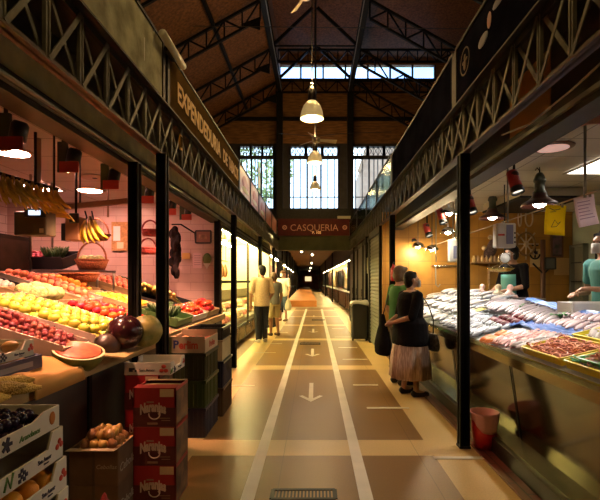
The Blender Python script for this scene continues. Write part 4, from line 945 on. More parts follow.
t = E('paper_bag', 'small red bag of onions between the white crates and the onion box', 'bag', (-1.09, 2.32, 0)); o = blob([('ball', (0, 0, .2), (.075, .07, .09)), ('cap', (0, 0, .05), .06, (0, 0, .15), .07), ('cap', (0, 0, .27), .02, (0, .01, .32), .012)], 'net_bag', mat('net_red', (.40, .03, .03), .6, bump=.6, bscale=120), t, voxel=.012)
# red printed boxes
redc = mat('box_red', (.36, .012, .014), .5, var=.1); redd = mat('box_red_dark', (.10, .012, .012), .5); logo = mat('box_logo', (.62, .48, .38), .6); labelm = mat('box_label', (.66, .48, .28), .7)
def red_box(x, y, z, label, w=.27, d=.27, h=.245, top=False):
    t = E('red_box', label, 'box', (x, y, z)); a = w/2
    b = MB(); b.box((-a, 0, 0), (a, d, .008)).box((-a, 0, 0), (a, .008, h)).box((-a, d-.008, 0), (a, d, h)).box((-a, 0, 0), (-a+.008, d, h)).box((a-.008, 0, 0), (a, d, h)); b.build('box_body', redc, t)
    MB().box((-a-.001, -.0015, .0), (a+.001, -.0003, h*.50)).build('lower_band', redd, t)
    MB().box((a+.0003, .01, .01), (a+.002, d-.01, h-.02)).build('side_print', mat('box_side', (.26, .12, .04), .6, var=.6, vscale=9, col2=(.05, .02, .01)), t)
    MB().box((a-.10, -.004, h*.78), (a-.012, -.001, h*.98)).build('price_label', labelm, t)
    lo_ = lettering('Naranjas', logo, t, (-.01, -.003, h*.44), (1, 0, .03), (0, 0, 1), .085, shear=.05, depth=.001, bold=.004, width=.165)
    for v_ in lo_.data.vertices: v_.co.y += .018*(1-(v_.co.x/.08)**2)
    b = MB(); b.path([(.0+.035*cos(q), -.003, h*.33+.032*sin(q)) for q in [pi*.95+1.25*pi*i/16 for i in range(17)]], .004, 5); b.build('logo_loop', logo, t)
    b = MB(); b.box((.03, -.003, h*.22), (.10, -.001, h*.235)).box((.045, -.003, h*.16), (.10, -.001, h*.175)).box((-.05, -.003, h*.62), (-.005, -.001, h*.66)).box((-.045, -.003, h*.06), (.02, -.001, h*.11)); b.build('small_print', mat('box_small_print', (.35, .2, .13), .6), t)
    if top:
        MB().add([(-a, 0, h), (a, 0, h), (a, .07, h+.006), (-a, .07, h+.006)], [(0,1,2,3)]).build('flap', redc, t, solid=.004)
        MB().add([(-a, d, h), (a, d, h), (a, d-.07, h+.006), (-a, d-.07, h+.006)], [(0,1,2,3)]).build('flap', card, t, solid=.004)
        MB().box((-a+.01, .07, h-.03), (a-.01, d-.07, h-.012)).build('inner_liner', mat('liner', (.38, .28, .14), .6, var=.4, vscale=20), t)
    return t
for k in range(3): red_box(-1.02, 2.86, .0+.2465*k, 'red printed fruit box with a white logo, ' + ('lowest', 'middle', 'topmost')[k] + ' of the front stack', top=k == 2)
for k in range(3): red_box(-1.245, 3.24, .2465*k, 'red printed fruit box in the shade behind, ' + ('lowest', 'middle', 'topmost')[k] + ' of the rear stack', w=.25, d=.3)
t = cut_crate((-1.21, 3.42, .742), .17, .165, .09, 'small white printed crate on top of the rear red boxes')
MB().box((-.165, -.1765, .0), (.165, -.1755, .085)).build('front_print_panel', cardw, t)
b = MB()
for dx, dz in ((-.016, 0), (.016, 0), (0, .03)): b.ball((.12+dx, -.178, .032+dz), (.017, .002, .014), 10, 6)
b.build('tomato_print', inkr, t); lettering('San Amor', inkd, t, (.0, -.178, .035), (1,0,0), (0,0,1), .028, depth=.001)
b = MB()
for i, j in ((0, 0), (1, 1), (0, 1), (-1, 1), (2, 0), (-1, 0)): b.cbox((-.11+i*.014, -.178, .03+j*.014), (.013, .003, .013))
b.build('checker_print', inkd, t)
# plastic crates with the Perlim fruit box on top
def plastic(x0, x1, y0, y1, z0, z1, m, label):
    t = E('plastic_crate', label, 'crate', ((x0+x1)/2, (y0+y1)/2, z0)); w = (x1-x0)/2; l = (y1-y0)/2; h = z1-z0
    b = MB(); b.box((-w, -l, 0), (w, l, .012))
    for s in (-1, 1): b.box((s*w-.006, -l, 0), (s*w+.006, l, h-.004)).box((-w, s*l-.006, 0), (w, s*l+.006, h-.004))
    b.build('crate_body', m, t); b = MB()
    for s in (-1, 1):
        for q in range(9): b.box((s*w-.012, -l+(q+.3)*2*l/9, .01), (s*w+.012, -l+(q+.5)*2*l/9, h-.03)); b.box((-w+(q+.3)*2*w/9, s*l-.012, .01), (-w+(q+.5)*2*w/9, s*l+.012, h-.03))
    b.build('ribs', m, t); b = MB()
    for s in (-1, 1): b.box((s*w-.014, -l-.014, h-.03), (s*w+.014, l+.014, h-.004)).box((-w, s*l-.014, h-.03), (w, s*l+.014, h-.004))
    b.build('rim', m, t); return t
pg = mat('plastic_green', (.035, .06, .012), .4); pg2 = mat('plastic_dark_green', (.028, .034, .012), .45); pp = mat('plastic_purple', (.022, .02, .045), .4); pb = mat('plastic_brown', (.09, .05, .02), .5)
plastic(-1.36, -1.0, 4.08, 4.6, 0, .27, pp, 'dark purple plastic crate at the bottom of the stack beside the red boxes')
plastic(-1.36, -1.0, 4.08, 4.6, .27, .52, pg, 'green plastic crate in the middle of the stack beside the red boxes')
plastic(-1.36, -1.0, 4.08, 4.6, .52, .765, pg2, 'dark olive plastic crate directly under the printed apple tray')
t = E('fruit_tray', 'cardboard apple tray with red and blue lettering on the plastic crates', 'tray', (-1.18, 4.34, .767))
pc = mat('tray_card', (.50, .36, .22), .7, var=.15); b = MB(); b.box((-.18, -.26, 0), (.18, .26, .008))
for s in (-1, 1): b.box((s*.18-.005, -.26, 0), (s*.18+.005, .26, .125)).box((-.18, s*.26-.005, 0), (.18, s*.26+.005, .16 if s > 0 else .15))
b.build('tray_body', pc, t); lettering('P', mat('ink_blue', (.03, .04, .16), .6), t, (-.08, -.267, .075), (1,0,0), (0,0,1), .1, bold=.003, depth=.001); lettering('erlim', inkr, t, (.035, -.267, .07), (1,0,0), (0,0,1), .1, bold=.003, depth=.001, width=.17); lettering('Perlim', inkr, t, (.187, 0, .06), (0,1,0), (0,0,1), .09, depth=.001)
MB().box((-.178, -.267, .0), (-.12, -.265, .14)).build('print_patch', mat('patch_green', (.22, .25, .10), .6), t)
for i in range(4):
    for j in range(5): put('peach', (-1.30+.08*i, 4.16+.09*j, .83+rnd(0, .01)), 'reddish apple in the printed cardboard tray', 'apple', 'apples in the printed tray')
plastic(-1.34, -.97, 4.72, 5.2, 0, .3, pb, 'brown plastic crate at the bottom of the stack near the yellow shop post')
plastic(-1.34, -.97, 4.72, 5.2, .30, .58, pp, 'dark purple plastic crate under the cream box')
t = E('cream_box', 'cream cardboard box on the dark purple crate', 'box', (-1.155, 4.96, .58)); MB().box((-.18, -.23, 0), (.18, .23, .2)).build('box_body', mat('cream_card', (.45, .36, .18), .7, var=.15), t); MB().box((-.185, -.235, .195), (.185, .235, .215)).build('lid', mat('cream_lid', (.35, .27, .14), .7), t)
b = MB(); plastic(-1.32, -.98, 4.75, 5.15, .797, .93, cblk, 'black open crate on top of the cream box'); 

# ================================================================== BRIGHT YELLOW SHOP (second on the left)
cream = mat('shop_cream', (.80, .74, .48), .5, var=.08); cream2 = tilemat('shop_tile', (.80, .74, .50), (.5, .42, .25), .3, .3, 'YZ', .25, .005, 0, .04)
struct(MB().box((-3.7, 7.75, 0), (-3.6, 16.5, 2.75)).build('wall_shop_back', cream2)); struct(MB().box((-3.7, 16.4, 0), (XLI, 16.5, 2.97)).build('wall_shop_end', cream)); struct(MB().box((-3.7, 7.73, 2.75), (XLI-.12, 16.5, 2.82)).build('ceiling_shop', cream)); struct(MB().box((-3.7, 7.72, 0), (XLI-.08, 7.80, 2.75)).build('wall_shop_near', cream))
tube = mat('shop_tube', (1, .95, .7), .5, emit=210, ecol=(1, .80, .30))
for r_, x in ((0, -2.1), (1, -2.9)):
    for k in range(5):
        y = 8.0+k*1.68; t = E('fluorescent_lamp', f'glowing fluorescent lamp over the bright shop, {("first","second","third","fourth","fifth")[k]} from the pink stall in the {("front","back")[r_]} row', 'lamp', (x, y+.75, 2.60))
        MB().path([(0, -.72, 0), (0, .72, 0)], .03, 8).build('tube', tube, t); MB().box((-.06, -.76, .03), (.06, .76, .149)).build('housing', white, t)
# glazed front
mull = mat('mullion_bronze', (.07, .055, .03), .4, .5); gl = glassmat('shop_glass', (.97, .98, .95), .06)
t = E('glass_partition', 'tall glazed front of the bright yellow shop with slim dark mullions', 'shop front', (XLI, 12.1, 0))
for y in (7.78, 11.0, 13.2, 16.3): MB().box((-.025, y-12.1-.03, .35), (.025, y-12.1+.03, 2.42)).build('mullion', mull, t)
MB().box((-.03, -4.35, 1.38), (.03, 4.25, 1.43)).build('hand_rail', iron, t); MB().box((-.04, -4.35, 2.40), (.04, 4.25, 2.47)).build('head_rail', mull, t)
MB().box((-.005, -4.35, .82), (.005, 4.25, 1.38)).build('glass_pane', gl, t)
# display counter
t = E('shop_counter', 'long glass-fronted counter of the bright shop on a dark metal base', 'counter', (-2.05, 12.1, 0))
MB().box((-.33, -4.3, .06), (.36, 4.25, .42)).build('base', mat('counter_dark', (.10, .075, .03), .3, .6, var=.3), t); MB().box((-.28, -4.3, 0), (.30, 4.25, .06)).build('plinth', iron, t)
for q in range(9): MB().box((.36, -4.2+q*1.03, .1), (.37, -3.35+q*1.03, .38)).build('door_panel', mat('counter_panel', (.17, .13, .055), .25, .7), t)
MB().prism([(.30, .42), (.30, .5), (-.33, .95), (-.33, .42)], (0, -4.3, 0), (1,0,0), (0,0,1), (0, 8.55, 0)).build('display_bed', mat('bed_white', (.8, .76, .6), .35), t)
MB().box((-.33, -4.3, .95), (-.2, 4.25, 1.2)).build('back_shelf', mat('shelf_cream', (.75, .68, .45), .4), t)
goods = [('cheese_wheel', mat('cheese', (.80, .55, .15), .5, rand=.2)), ('meat_cut', mat('meat_pale', (.65, .22, .16), .35, rand=.3)), ('poultry', mat('poultry', (.78, .60, .36), .4, rand=.2))]
gm = {'cheese_wheel': MB().lathe([(.09, 0), (.10, .02), (.10, .07), (.09, .09)], n=18).mesh('cheese_wheel', goods[0][1]), 'meat_cut': MB().ball((0, 0, .05), (.13, .09, .055), 14, 8, wob(.12)).mesh('meat_cut', goods[1][1]),
      'poultry': MB().ball((0, 0, .06), (.12, .09, .07), 14, 8, wob(.1)).path([(.08, .05, .05), (.17, .06, .04)], [.035, .015], 8).path([(.08, -.05, .05), (.17, -.06, .04)], [.035, .015], 8).mesh('poultry', goods[2][1])}
for i in range(30):
    for j in range(2):
        k = ('poultry', 'meat_cut', 'cheese_wheel')[(i//3 + j) % 3]; y = 8.0+i*.275; x = -1.90 - .27*j; z = .5+(-1.75-x)*.714
        o = link(k, gm[k], None, (x, y, z-.01), (0, .55, rnd(-.3, .3))); tag(o, {'poultry': 'pale plucked chicken in the bright shop counter', 'meat_cut': 'reddish cut of meat in the bright shop counter', 'cheese_wheel': 'yellow cheese wheel in the bright shop counter'}[k], {'poultry': 'chicken', 'meat_cut': 'meat', 'cheese_wheel': 'cheese'}[k], {'poultry': 'chickens in the counter', 'meat_cut': 'meat cuts in the counter', 'cheese_wheel': 'cheeses in the counter'}[k])
# things on the back wall of the bright shop
for k, (y, z, w_, h_, c, lb) in enumerate(((8.6, 1.5, .5, .6, (.55, .5, .35), 'grey-cream poster'), (9.9, 1.6, .4, .35, (.7, .3, .15), 'orange poster'), (11.2, 1.45, .6, .7, (.35, .4, .3), 'green-grey poster'), (13.0, 1.6, .5, .4, (.6, .45, .2), 'tan poster'))):
    t = E('wall_poster', lb + ' on the back wall of the bright shop', 'poster', (-3.59, y, z)); MB().box((0, -w_/2, 0), (.01, w_/2, h_)).build('sheet', mat(f'poster_{k}', c, .6, var=.4, vscale=9), t); b = MB(); b.box((0, -w_/2-.015, -.015), (.015, w_/2+.015, 0)).box((0, -w_/2-.015, h_), (.015, w_/2+.015, h_+.015)); b.build('frame', mull, t)
t = E('hanging_rail', 'dark rail hanging above the bright shop counter', 'rail', (-2.3, 10.2, 1.93)); MB().path([(0, -1.4, 0), (0, 1.6, 0)], .014, 6).build('bar', iron, t)
for y in (-1.2, 0, 1.4): MB().path([(0, y, 0), (0, y, .82)], .008, 6).build('hanger', iron, t)
for k in range(7):
    y = 9.0+k*.42; o = blob([('cap', (0, 0, -.1), .02, (0, 0, -.18), .05), ('ball', (0, 0, -.3), (.07, .07, .15))], 'hanging_ham', mat('ham', (.45, .22, .08), .4, var=.4, rand=.2), voxel=.02) if k == 0 else dup(ham0)
    if k == 0: ham0 = o
    o.location = (-2.3, y, 1.95); tag(o, 'brown cured ham hanging from the dark rail of the bright shop', 'ham', 'hams on the rail')
# ================================================================== FISH STALL
otile = tilemat('ochre_wall_tile', (.62, .31, .05), (.40, .2, .04), .45, .45, 'XZ', .4, .006, 0, .16)
gwall = mat('green_grey_wall', (.40, .44, .32), .6, var=.12, vscale=3)
struct(MB().box((1.30, 8.65, 0), (5.0, 8.75, 2.75)).build('wall_fish_end', otile)); struct(MB().box((4.95, -3, 0), (5.05, 8.75, 2.75)).build('wall_fish_back', gwall))
ceilf = tilemat('fish_ceiling_panel', (.66, .62, .52), (.25, .22, .18), 1.2, .6, 'XY', .5, .008, 0, .03)
struct(MB().box((XRI+.12, -3, 2.75), (5.05, 8.75, 2.82)).build('ceiling_fish', ceilf))
def deck(x): return .84 + .23*(x-1.52)
t = E('fish_counter', 'long stainless fish counter with a sloping deck on the right of the aisle', 'counter', (1.6, 5.0, 0))
y0, y1 = -4.0, 3.58
pan = mat('counter_steel', (.10, .07, .032), .13, .85, var=.25, vscale=2.5)
MB().prism([(-.13, .0), (-.13, .12), (.02, .14), (.02, .0)], (0, y0, 0), (1,0,0), (0,0,1), (0, y1-y0, 0)).build('plinth', mat('plinth_dark', (.05, .042, .025), .35, .5), t)
MB().prism([(-.10, .125), (-.10, .135), (.03, .165), (.03, .14)], (0, y0, 0), (1,0,0), (0,0,1), (0, y1-y0, 0)).build('ledge', mat('ledge_steel', (.42, .45, .28), .22, .8), t)
MB().prism([(.03, .14), (.03, .165), (-.06, .78), (-.04, .78), (.08, .14)], (0, y0, 0), (1,0,0), (0,0,1), (0, y1-y0, 0)).build('front_panel', pan, t)
MB().prism([(-.10, .765), (-.10, .83), (-.085, .86), (-.055, .86), (-.055, .765)], (0, y0, 0), (1,0,0), (0,0,1), (0, y1-y0, 0)).build('front_rail', mat('rail_steel', (.30, .25, .13), .16, .9), t)
MB().prism([(-.055, .78), (-.055, .835), (1.0, .835+.2428), (1.25, .835+.2428), (1.25, .78)], (0, y0, 0), (1,0,0), (0,0,1), (0, y1-y0, 0)).build('deck', steel, t)
MB().prism([(.1, .05), (.1, .78), (1.25, .78), (1.25, .05)], (0, y0, 0), (1,0,0), (0,0,1), (0, y1-y0, 0)).build('carcass', black, t)
for q in range(5): MB().prism([(.026, .17), (-.062, .76), (-.066, .76), (.022, .17)], (0, y0+1.0+q*1.55, 0), (1,0,0), (0,0,1), (0, .012, 0)).build('panel_seam', iron, t)
# crushed ice
icem = mat('crushed_ice', (.66, .71, .76), .3, bump=.7, bscale=60, spec=.6)
def iceh(x, y):
    f = max(0, min(1, (y-4.4)/2.0)); return .012 + .05*f + .13*f*max(0, (x-1.6)) + .012*sin(9*x+3*y)*sin(7*y)
def icefn(u, v):
    x = 1.552 + 1.04*u; y = 1.1 + 7.45*v; e = min(1, u*14, (1-u)*14, v*40, (1-v)*40); return V(x, y, deck(x) - .004 + iceh(x, y)*max(0, e) + rnd(-.005, .005)*(e >= 1))
o = MB().grid(icefn, 60, 300).build('crushed_ice', icem); tag(o, 'bed of white crushed ice covering the sloping fish counter', 'ice', kind='stuff')
# fish kinds
def fishmesh(name, L_, hgt, wid, mback, mbelly):
    b = MB(); n = 12; k = 11; prof = [(-.5, .05), (-.47, .28), (-.40, .62), (-.28, .92), (-.12, 1.0), (.05, .9), (.2, .66), (.33, .38), (.42, .2), (.46, .16), (.48, .16)]
    vs = []; fs = []; 
    for (p, r) in prof:
        for j in range(n):
            a = 2*pi*j/n; vs.append((p*L_, r*hgt*cos(a), r*wid*sin(a)))
    o0 = len(b.v); b.v += [Vector(v) for v in vs]
    for i in range(k-1):
        for j in range(n):
            b.f.append([o0+i*n+j, o0+i*n+(j+1)%n, o0+(i+1)*n+(j+1)%n, o0+(i+1)*n+j]); b.s.append(True); b.m.append(0 if cos(2*pi*(j+.5)/n) > .25 else 1)
    b.f.append([o0+j for j in range(n-1, -1, -1)]); b.s.append(True); b.m.append(1)
    b.cur = 0; T = .004
    b.prism([(.46, .14), (.60, 1.15), (.55, 0), (.60, -1.15), (.46, -.14)], (0, 0, -T/2), (L_, 0, 0), (0, hgt, 0), (0, 0, T))
    b.prism([(-.18, .9), (.0, 1.5), (.2, .65)], (0, 0, -T/2), (L_, 0, 0), (0, hgt, 0), (0, 0, T)); b.prism([(-.05, -.9), (.1, -1.35), (.15, -.75)], (0, 0, -T/2), (L_, 0, 0), (0, hgt, 0), (0, 0, T))
    b.cur = 2; b.ball((-.41*L_, hgt*.2, wid*.52), hgt*.13, 8, 5)
    return b.mesh(name, [mback, mbelly, black])
sb = mat('fish_steel_back', (.07, .09, .14), .22, .3, rand=.35); ss = mat('fish_silver', (.46, .49, .55), .2, .35, rand=.15, var=.2, vscale=20)
pk1 = mat('fish_pink', (.72, .34, .33), .28, .1, rand=.25); pk2 = mat('fish_pink_pale', (.80, .60, .60), .28, .1, rand=.15)
gb = mat('fish_grey_back', (.15, .13, .17), .25, .2, rand=.3); gy = mat('fish_grey_belly', (.52, .45, .48), .25, .2, rand=.2)
fr['mackerel'] = fishmesh('mackerel', .30, .034, .024, sb, ss); fr['sea_bass'] = fishmesh('sea_bass', .42, .052, .034, gb, ss); fr['red_mullet'] = fishmesh('red_mullet', .19, .027, .019, pk1, pk2)
fr['rose_bass'] = fishmesh('rose_bass', .42, .052, .034, mat('fish_rose_back', (.30, .17, .20), .25, .1, rand=.4), mat('fish_rose_belly', (.68, .52, .55), .25, .1, rand=.2)); fr['hake'] = fishmesh('hake', .58, .046, .036, gb, gy); fr['sardine'] = fishmesh('sardine', .17, .019, .013, sb, ss); fr['white_fish'] = fishmesh('white_fish', .34, .045, .028, mat('fish_white_back', (.34, .34, .36), .25, rand=.5), mat('fish_white', (.66, .63, .60), .25, rand=.25))
b = MB(); pts = [(.035*cos(a), .035*sin(a), 0) for a in [radians(-40+ i*26) for i in range(9)]]; b.path(pts, [.004, .009, .012, .012, .011, .009, .007, .005, .002], 7); b.cur = 0
for s in (-1, 1): b.path([(.026, -.022, 0), (.045, -.05, .004*s), (.06, -.03, .01*s)], .0012, 4)
fr['prawn'] = b.mesh('prawn', mat('prawn_shell', (.95, .42, .27), .3, rand=.3))
b = MB(); b.path([(-.10, 0, 0), (-.06, 0, 0), (.02, 0, 0), (.05, 0, 0)], [.006, .026, .03, .022], 10); b.cur = 0
for i in range(5): b.path([(.05, 0, 0), (.1, (i-2)*.014, .005), (.15, (i-2)*.025, 0)], [.007, .005, .002], 5)
b.add([(-.09, 0, 0), (-.04, .05, 0), (-.02, .02, 0)], [(0,1,2)]).add([(-.09, 0, 0), (-.04, -.05, 0), (-.02, -.02, 0)], [(0,1,2)])
fr['squid'] = b.mesh('squid', mat('squid_white', (.80, .72, .72), .25, rand=.1)); fr['octopus_arm'] = None
def lay(k, x, y, rz, label, cat, group, dz=0, sc=1.0, flip=False):
    z = deck(x) + iceh(x, y) + dz; m = Euler((rnd(-.15, .15), 0, rz)).to_matrix(); sl = Euler((0, -math.atan(.23), 0)).to_matrix()
    o = link(k, fr[k], None, (x, y, z), (sl @ m).to_euler()); o.scale = (sc, sc, sc); return tag(o, label, cat, group)
for i in range(9):                                    # pink mullets
    for j in range(5): lay('red_mullet', 1.62+.08*j+rnd(-.01, .01), 3.64+.045*i+rnd(-.01, .01), pi+.7+rnd(-.2, .2), 'small pink fish in the dense pink rows at the front of the counter', 'fish', 'pink fish at the front', .022 + .01*(i % 2))
for i in range(17):                                   # long silver fish at the back
    lay('hake', 2.30+rnd(-.03, .03), 4.35+.085*i+rnd(-.01, .01), .62+rnd(-.08, .08), 'long grey fish lying slantwise along the back of the counter', 'fish', 'long fish at the back', .04)
for i in range(9):
    for j in range(2): lay('rose_bass', 2.25+.2*j+rnd(-.02, .02), 3.56+.095*i+rnd(-.01, .01), .62+rnd(-.15, .15), 'rosy grey fish beside the blue sheet on the counter', 'fish', 'rosy fish beside the blue sheet', .035, .75)
for i in range(16):
    for j in range(3): lay('mackerel', 1.64+.14*j+rnd(-.02, .02), 4.5+.07*i+rnd(-.015, .015), .55+rnd(-.15, .15), 'slim blue-backed fish in the front rows behind the iron post', 'fish', 'slim fish behind the post', .025)
for i in range(22):
    for j in range(4): lay('white_fish' if (i+j) % 3 else 'mackerel', 1.66+.25*j+rnd(-.04, .04), 5.75+.122*i+rnd(-.03, .03), .5+rnd(-.4, .4), 'pale fish spread on the ice at the bright far end of the counter' if (i+j) % 3 else 'dark-backed fish on the ice at the bright far end of the counter', 'fish', 'fish on the far ice' if (i+j) % 3 else 'dark-backed fish on the far ice', .03)
for i in range(14):
    for j in range(2): lay('sardine', 1.66+.15*j+rnd(-.02, .02), 1.35+.055*i, .5+rnd(-.2, .2), 'small sardine near the camera end of the fish counter', 'fish', 'sardines at the near end', .018)
for i in range(4):
    for j in range(4): lay('squid', 1.63+.085*j, 3.455+.045*i, .3+rnd(-.4, .4), 'white squid piled between the prawn tray and the pink fish', 'squid', 'squid beside the prawn tray', .03+.012*(i % 2), .75)
# salmon fillets and tuna pieces
sal = mat('salmon_flesh', (.85, .25, .06), .3, var=.2, vscale=30, stretch=(1, 8, 1)); tun = mat('tuna_flesh', (.22, .03, .045), .3, var=.4, vscale=14)
fil = MB().grid(lambda u, v: V(-.09+.18*u, (-.05+.1*v)*(1-.5*max(0, u-.5)), .028*(1-(2*v-1)**4)*(1-(2*u-1)**6)), 12, 10).mesh('salmon_fillet', sal); chunk = MB().ball((0, 0, 0), (.06, .045, .03), 12, 8, wob(.15)).mesh('tuna_piece', tun)
for i in range(3):
    for j in range(2): x, y = 1.63+.13*j, 4.02+.115*i; o = link('salmon_fillet', fil, None, (x, y, deck(x)+iceh(x, y)+.004), (0, -.23, .6)); o.scale = (.9, .9, 1.2); tag(o, 'orange salmon fillet at the front edge of the counter beside the post', 'fillet', 'salmon fillets')
for i in range(4):
    for j in range(3): x, y = 1.92+.1*j, 4.55+.1*i-.03*j; tag(link('tuna_piece', chunk, None, (x, y, deck(x)+iceh(x, y)+.035), (0, -.23, .6)), 'dark red piece of fish between the salmon and the long fish', 'fish piece', 'dark red fish pieces')
# blue plastic sheets and green leaf garnish
blup = mat('blue_plastic', (.05, .16, .55), .3); 
def sheet(name, x0, x1, y0, y1, m, label, cat, amp=.012):
    tag(MB().grid(lambda u, v: V(x0+(x1-x0)*u + .03*sin(9*v), y0+(y1-y0)*v, deck(x0+(x1-x0)*u)+iceh(x0+(x1-x0)*u, y0+(y1-y0)*v)+.034+amp*sin(23*u+5*v)*sin(17*v+2*u)), 14, 20).build(name, m, solid=.002), label, cat)
sheet('plastic_sheet', 1.97, 2.17, 3.46, 4.45, blup, 'crumpled blue plastic sheet in the middle of the fish counter', 'sheet'); sheet('plastic_sheet', 2.50, 2.60, 3.46, 5.4, blup, 'crumpled blue plastic sheet along the back edge of the counter', 'sheet')
sheet('plastic_sheet', 1.90, 2.2, 4.42, 4.52, blup, 'narrow strip of blue plastic beside the salmon fillets', 'sheet'); sheet('paper_card', 1.98, 2.12, 5.5, 5.75, mat('card_yellow', (.75, .68, .12), .5), 'yellow card lying on the white ice', 'card', .003)
grl = mat('garnish_green', (.06, .30, .07), .5, rand=.2)
b = MB()
for i in range(30): a = rnd(0, 6.3); q = rnd(.03, .1); b.bar((0, 0, .005), (q*cos(a), q*sin(a), .02+rnd(0, .03)), .014, .003)
fr['garnish'] = b.mesh('garnish', grl)
for k, (x, y, w_) in enumerate(((2.28, 5.05, 'among the long grey fish'), (1.66, 2.72, 'beside the nearest yellow tray rim'), (1.72, 2.22, 'in front of the small prawn tray'), (2.36, 4.3, 'among the silver fish at the back'))): lay('garnish', x, y, rnd(0, 6), 'sprig of green garnish ' + w_, 'garnish', None, .03)
# trays
ytr = mat('tray_yellow', (.85, .70, .04), .35); gtr = mat('tray_green', (.12, .45, .08), .35)
def ftray(x0, x1, y0, y1, m, label, h=.055):
    cx, cy = (x0+x1)/2, (y0+y1)/2; a = -math.atan(.23); t = E('fish_tray', label, 'tray', (cx, cy, deck(cx)+.022), 0, None, (0, a, 0)); w, l = (x1-x0)/2, (y1-y0)/2
    MB().box((-w, -l, 0), (w, l, .006)).build('tray_base', m, t); b = MB()
    for s in (-1, 1): b.prism([(s*(w-.012), 0), (s*w, h), (s*(w+.016), h), (s*(w+.016), h-.006), (s*(w+.004), h-.01), (s*w, 0)], (0, -l, 0), (1,0,0), (0,0,1), (0, 2*l, 0)); b.prism([(s*(l-.012), 0), (s*l, h), (s*(l+.016), h), (s*(l+.016), h-.006), (s*(l+.004), h-.01), (s*l, 0)], (-w, 0, 0), (0,1,0), (0,0,1), (2*w, 0, 0))
    b.build('tray_rim', m, t); return t, w, l
def fill(tt, k, n, m_, label, cat, group, dz=.02, rot=None, sc=1):
    t, w, l = tt; M_ = Matrix.LocRotScale(t.location, t.rotation_euler, None)
    for i in range(n):
        for j in range(m_):
            u, v = (i+.5)/n*2-1, (j+.5)/m_*2-1; p = M_ @ V(u*(w-.03)+rnd(-.012, .012), v*(l-.03)+rnd(-.012, .012), dz+rnd(0, .028)); o = link(k, fr[k], None, p, rot() if rot else (rnd(-.6, .6), rnd(-.6, .6), rnd(0, 6.3))); o.scale = (sc, sc, sc); tag(o, label, cat, group)
tt = ftray(1.575, 1.91, 2.88, 3.40, ytr, 'yellow-rimmed tray heaped with orange prawns on the fish counter'); fill(tt, 'prawn', 9, 14, 'orange prawn heaped in the yellow tray', 'prawn', 'prawns in the yellow tray', .025, sc=.72); fill(tt, 'prawn', 7, 11, 'orange prawn heaped in the yellow tray', 'prawn', 'prawns in the yellow tray', .04, sc=.72)
tt = ftray(1.97, 2.50, 2.60, 3.42, ytr, 'yellow tray of white squid on ice at the back of the counter'); fill(tt, 'squid', 4, 8, 'white squid in the yellow tray at the back', 'squid', 'squid in the back tray', .035, lambda: (0, -.2, rnd(.2, 1.2)))
b = MB()
for i in range(8): a = i*.78; b.path([(0, 0, .02), (.05*cos(a), .05*sin(a), .03), (.1*cos(a+.4), .1*sin(a+.4), .02), (.14*cos(a+.9), .14*sin(a+.9), .01)], [.016, .013, .009, .004], 6)
b.ball((0, 0, .045), (.045, .04, .04), 12, 8); fr['octopus'] = b.mesh('octopus', mat('octopus_skin', (.16, .05, .10), .25, rand=.3))
for k, (x, y) in enumerate(((2.12, 2.72), (2.32, 2.80))): o = link('octopus', fr['octopus'], None, (x, y, deck(x)+.075), (0, -.23, k)); tag(o, ('nearer', 'farther')[k] + ' dark purple octopus in the yellow squid tray', 'octopus')
tt = ftray(1.575, 1.93, 2.10, 2.82, ytr, 'yellow-edged tray of lilac fish nearest the camera on the counter'); fill(tt, 'red_mullet', 3, 8, 'lilac-pink fish in the tray nearest the camera', 'fish', 'fish in the nearest tray', .03, lambda: (0, -.2, rnd(.3, 1.1)))
tt = ftray(1.60, 1.80, 2.50, 2.72, gtr, 'small green tray of red prawns inside the nearest yellow tray', .03); tt[0].location.z += .05; fill(tt, 'prawn', 5, 5, 'red prawn in the small green tray', 'prawn', 'prawns in the small green tray', .02, sc=.7)
tt = ftray(1.97, 2.50, 1.78, 2.54, ytr, 'yellow tray of sardines at the right edge of the photo'); fill(tt, 'sardine', 4, 10, 'sardine in the yellow tray at the right edge', 'fish', 'sardines in the yellow tray', .03, lambda: (0, -.2, rnd(.3, .9)))
# white polystyrene box, scale and bags on the back ledge
zl = .835+.2428+.001
t = E('polystyrene_box', 'white polystyrene fish box on the back ledge in front of the right seller', 'box', (2.70, 4.42, zl)); b = MB(); b.box((-.24, -.13, 0), (.26, .13, .02))
for s in (-1, 1): b.box((-.24, s*.13-.012, 0), (.26, s*.13+.012, .135)).box((s*.25-.005, -.13, 0), (s*.25+.02, .13, .135))
b.build('box_body', mat('polystyrene', (.80, .76, .70), .7), t, bevel=.006); b = MB(); b.box((.10, -.144, .03), (.135, -.141, .06)).box((.15, -.144, .03), (.185, -.141, .06)).box((.10, -.144, .075), (.19, -.141, .085)); b.build('print', inkr, t)
t = E('counter_scale', 'grey counter scale on the back ledge beside the pink bags', 'scale', (2.72, 5.75, zl)); MB().box((-.14, -.15, 0), (.14, .15, .10)).build('body', mat('scale_grey', (.28, .26, .22), .4), t, bevel=.01); MB().box((-.15, -.16, .11), (.15, .16, .125)).build('plate', steel, t); b = MB().cbox((0, -.152, .05), (.16, .006, .045)); b.build('keypad', black, t); b = MB()
for q in (-1, 1): b.path([(q*.1, 0, .095), (q*.1, 0, .115)], .012, 6)
b.build('plate_feet', black, t)
pkb = mat('bag_pink', (.80, .50, .46), .35, var=.15); plb = mat('bag_cream', (.80, .68, .45), .35, var=.15)
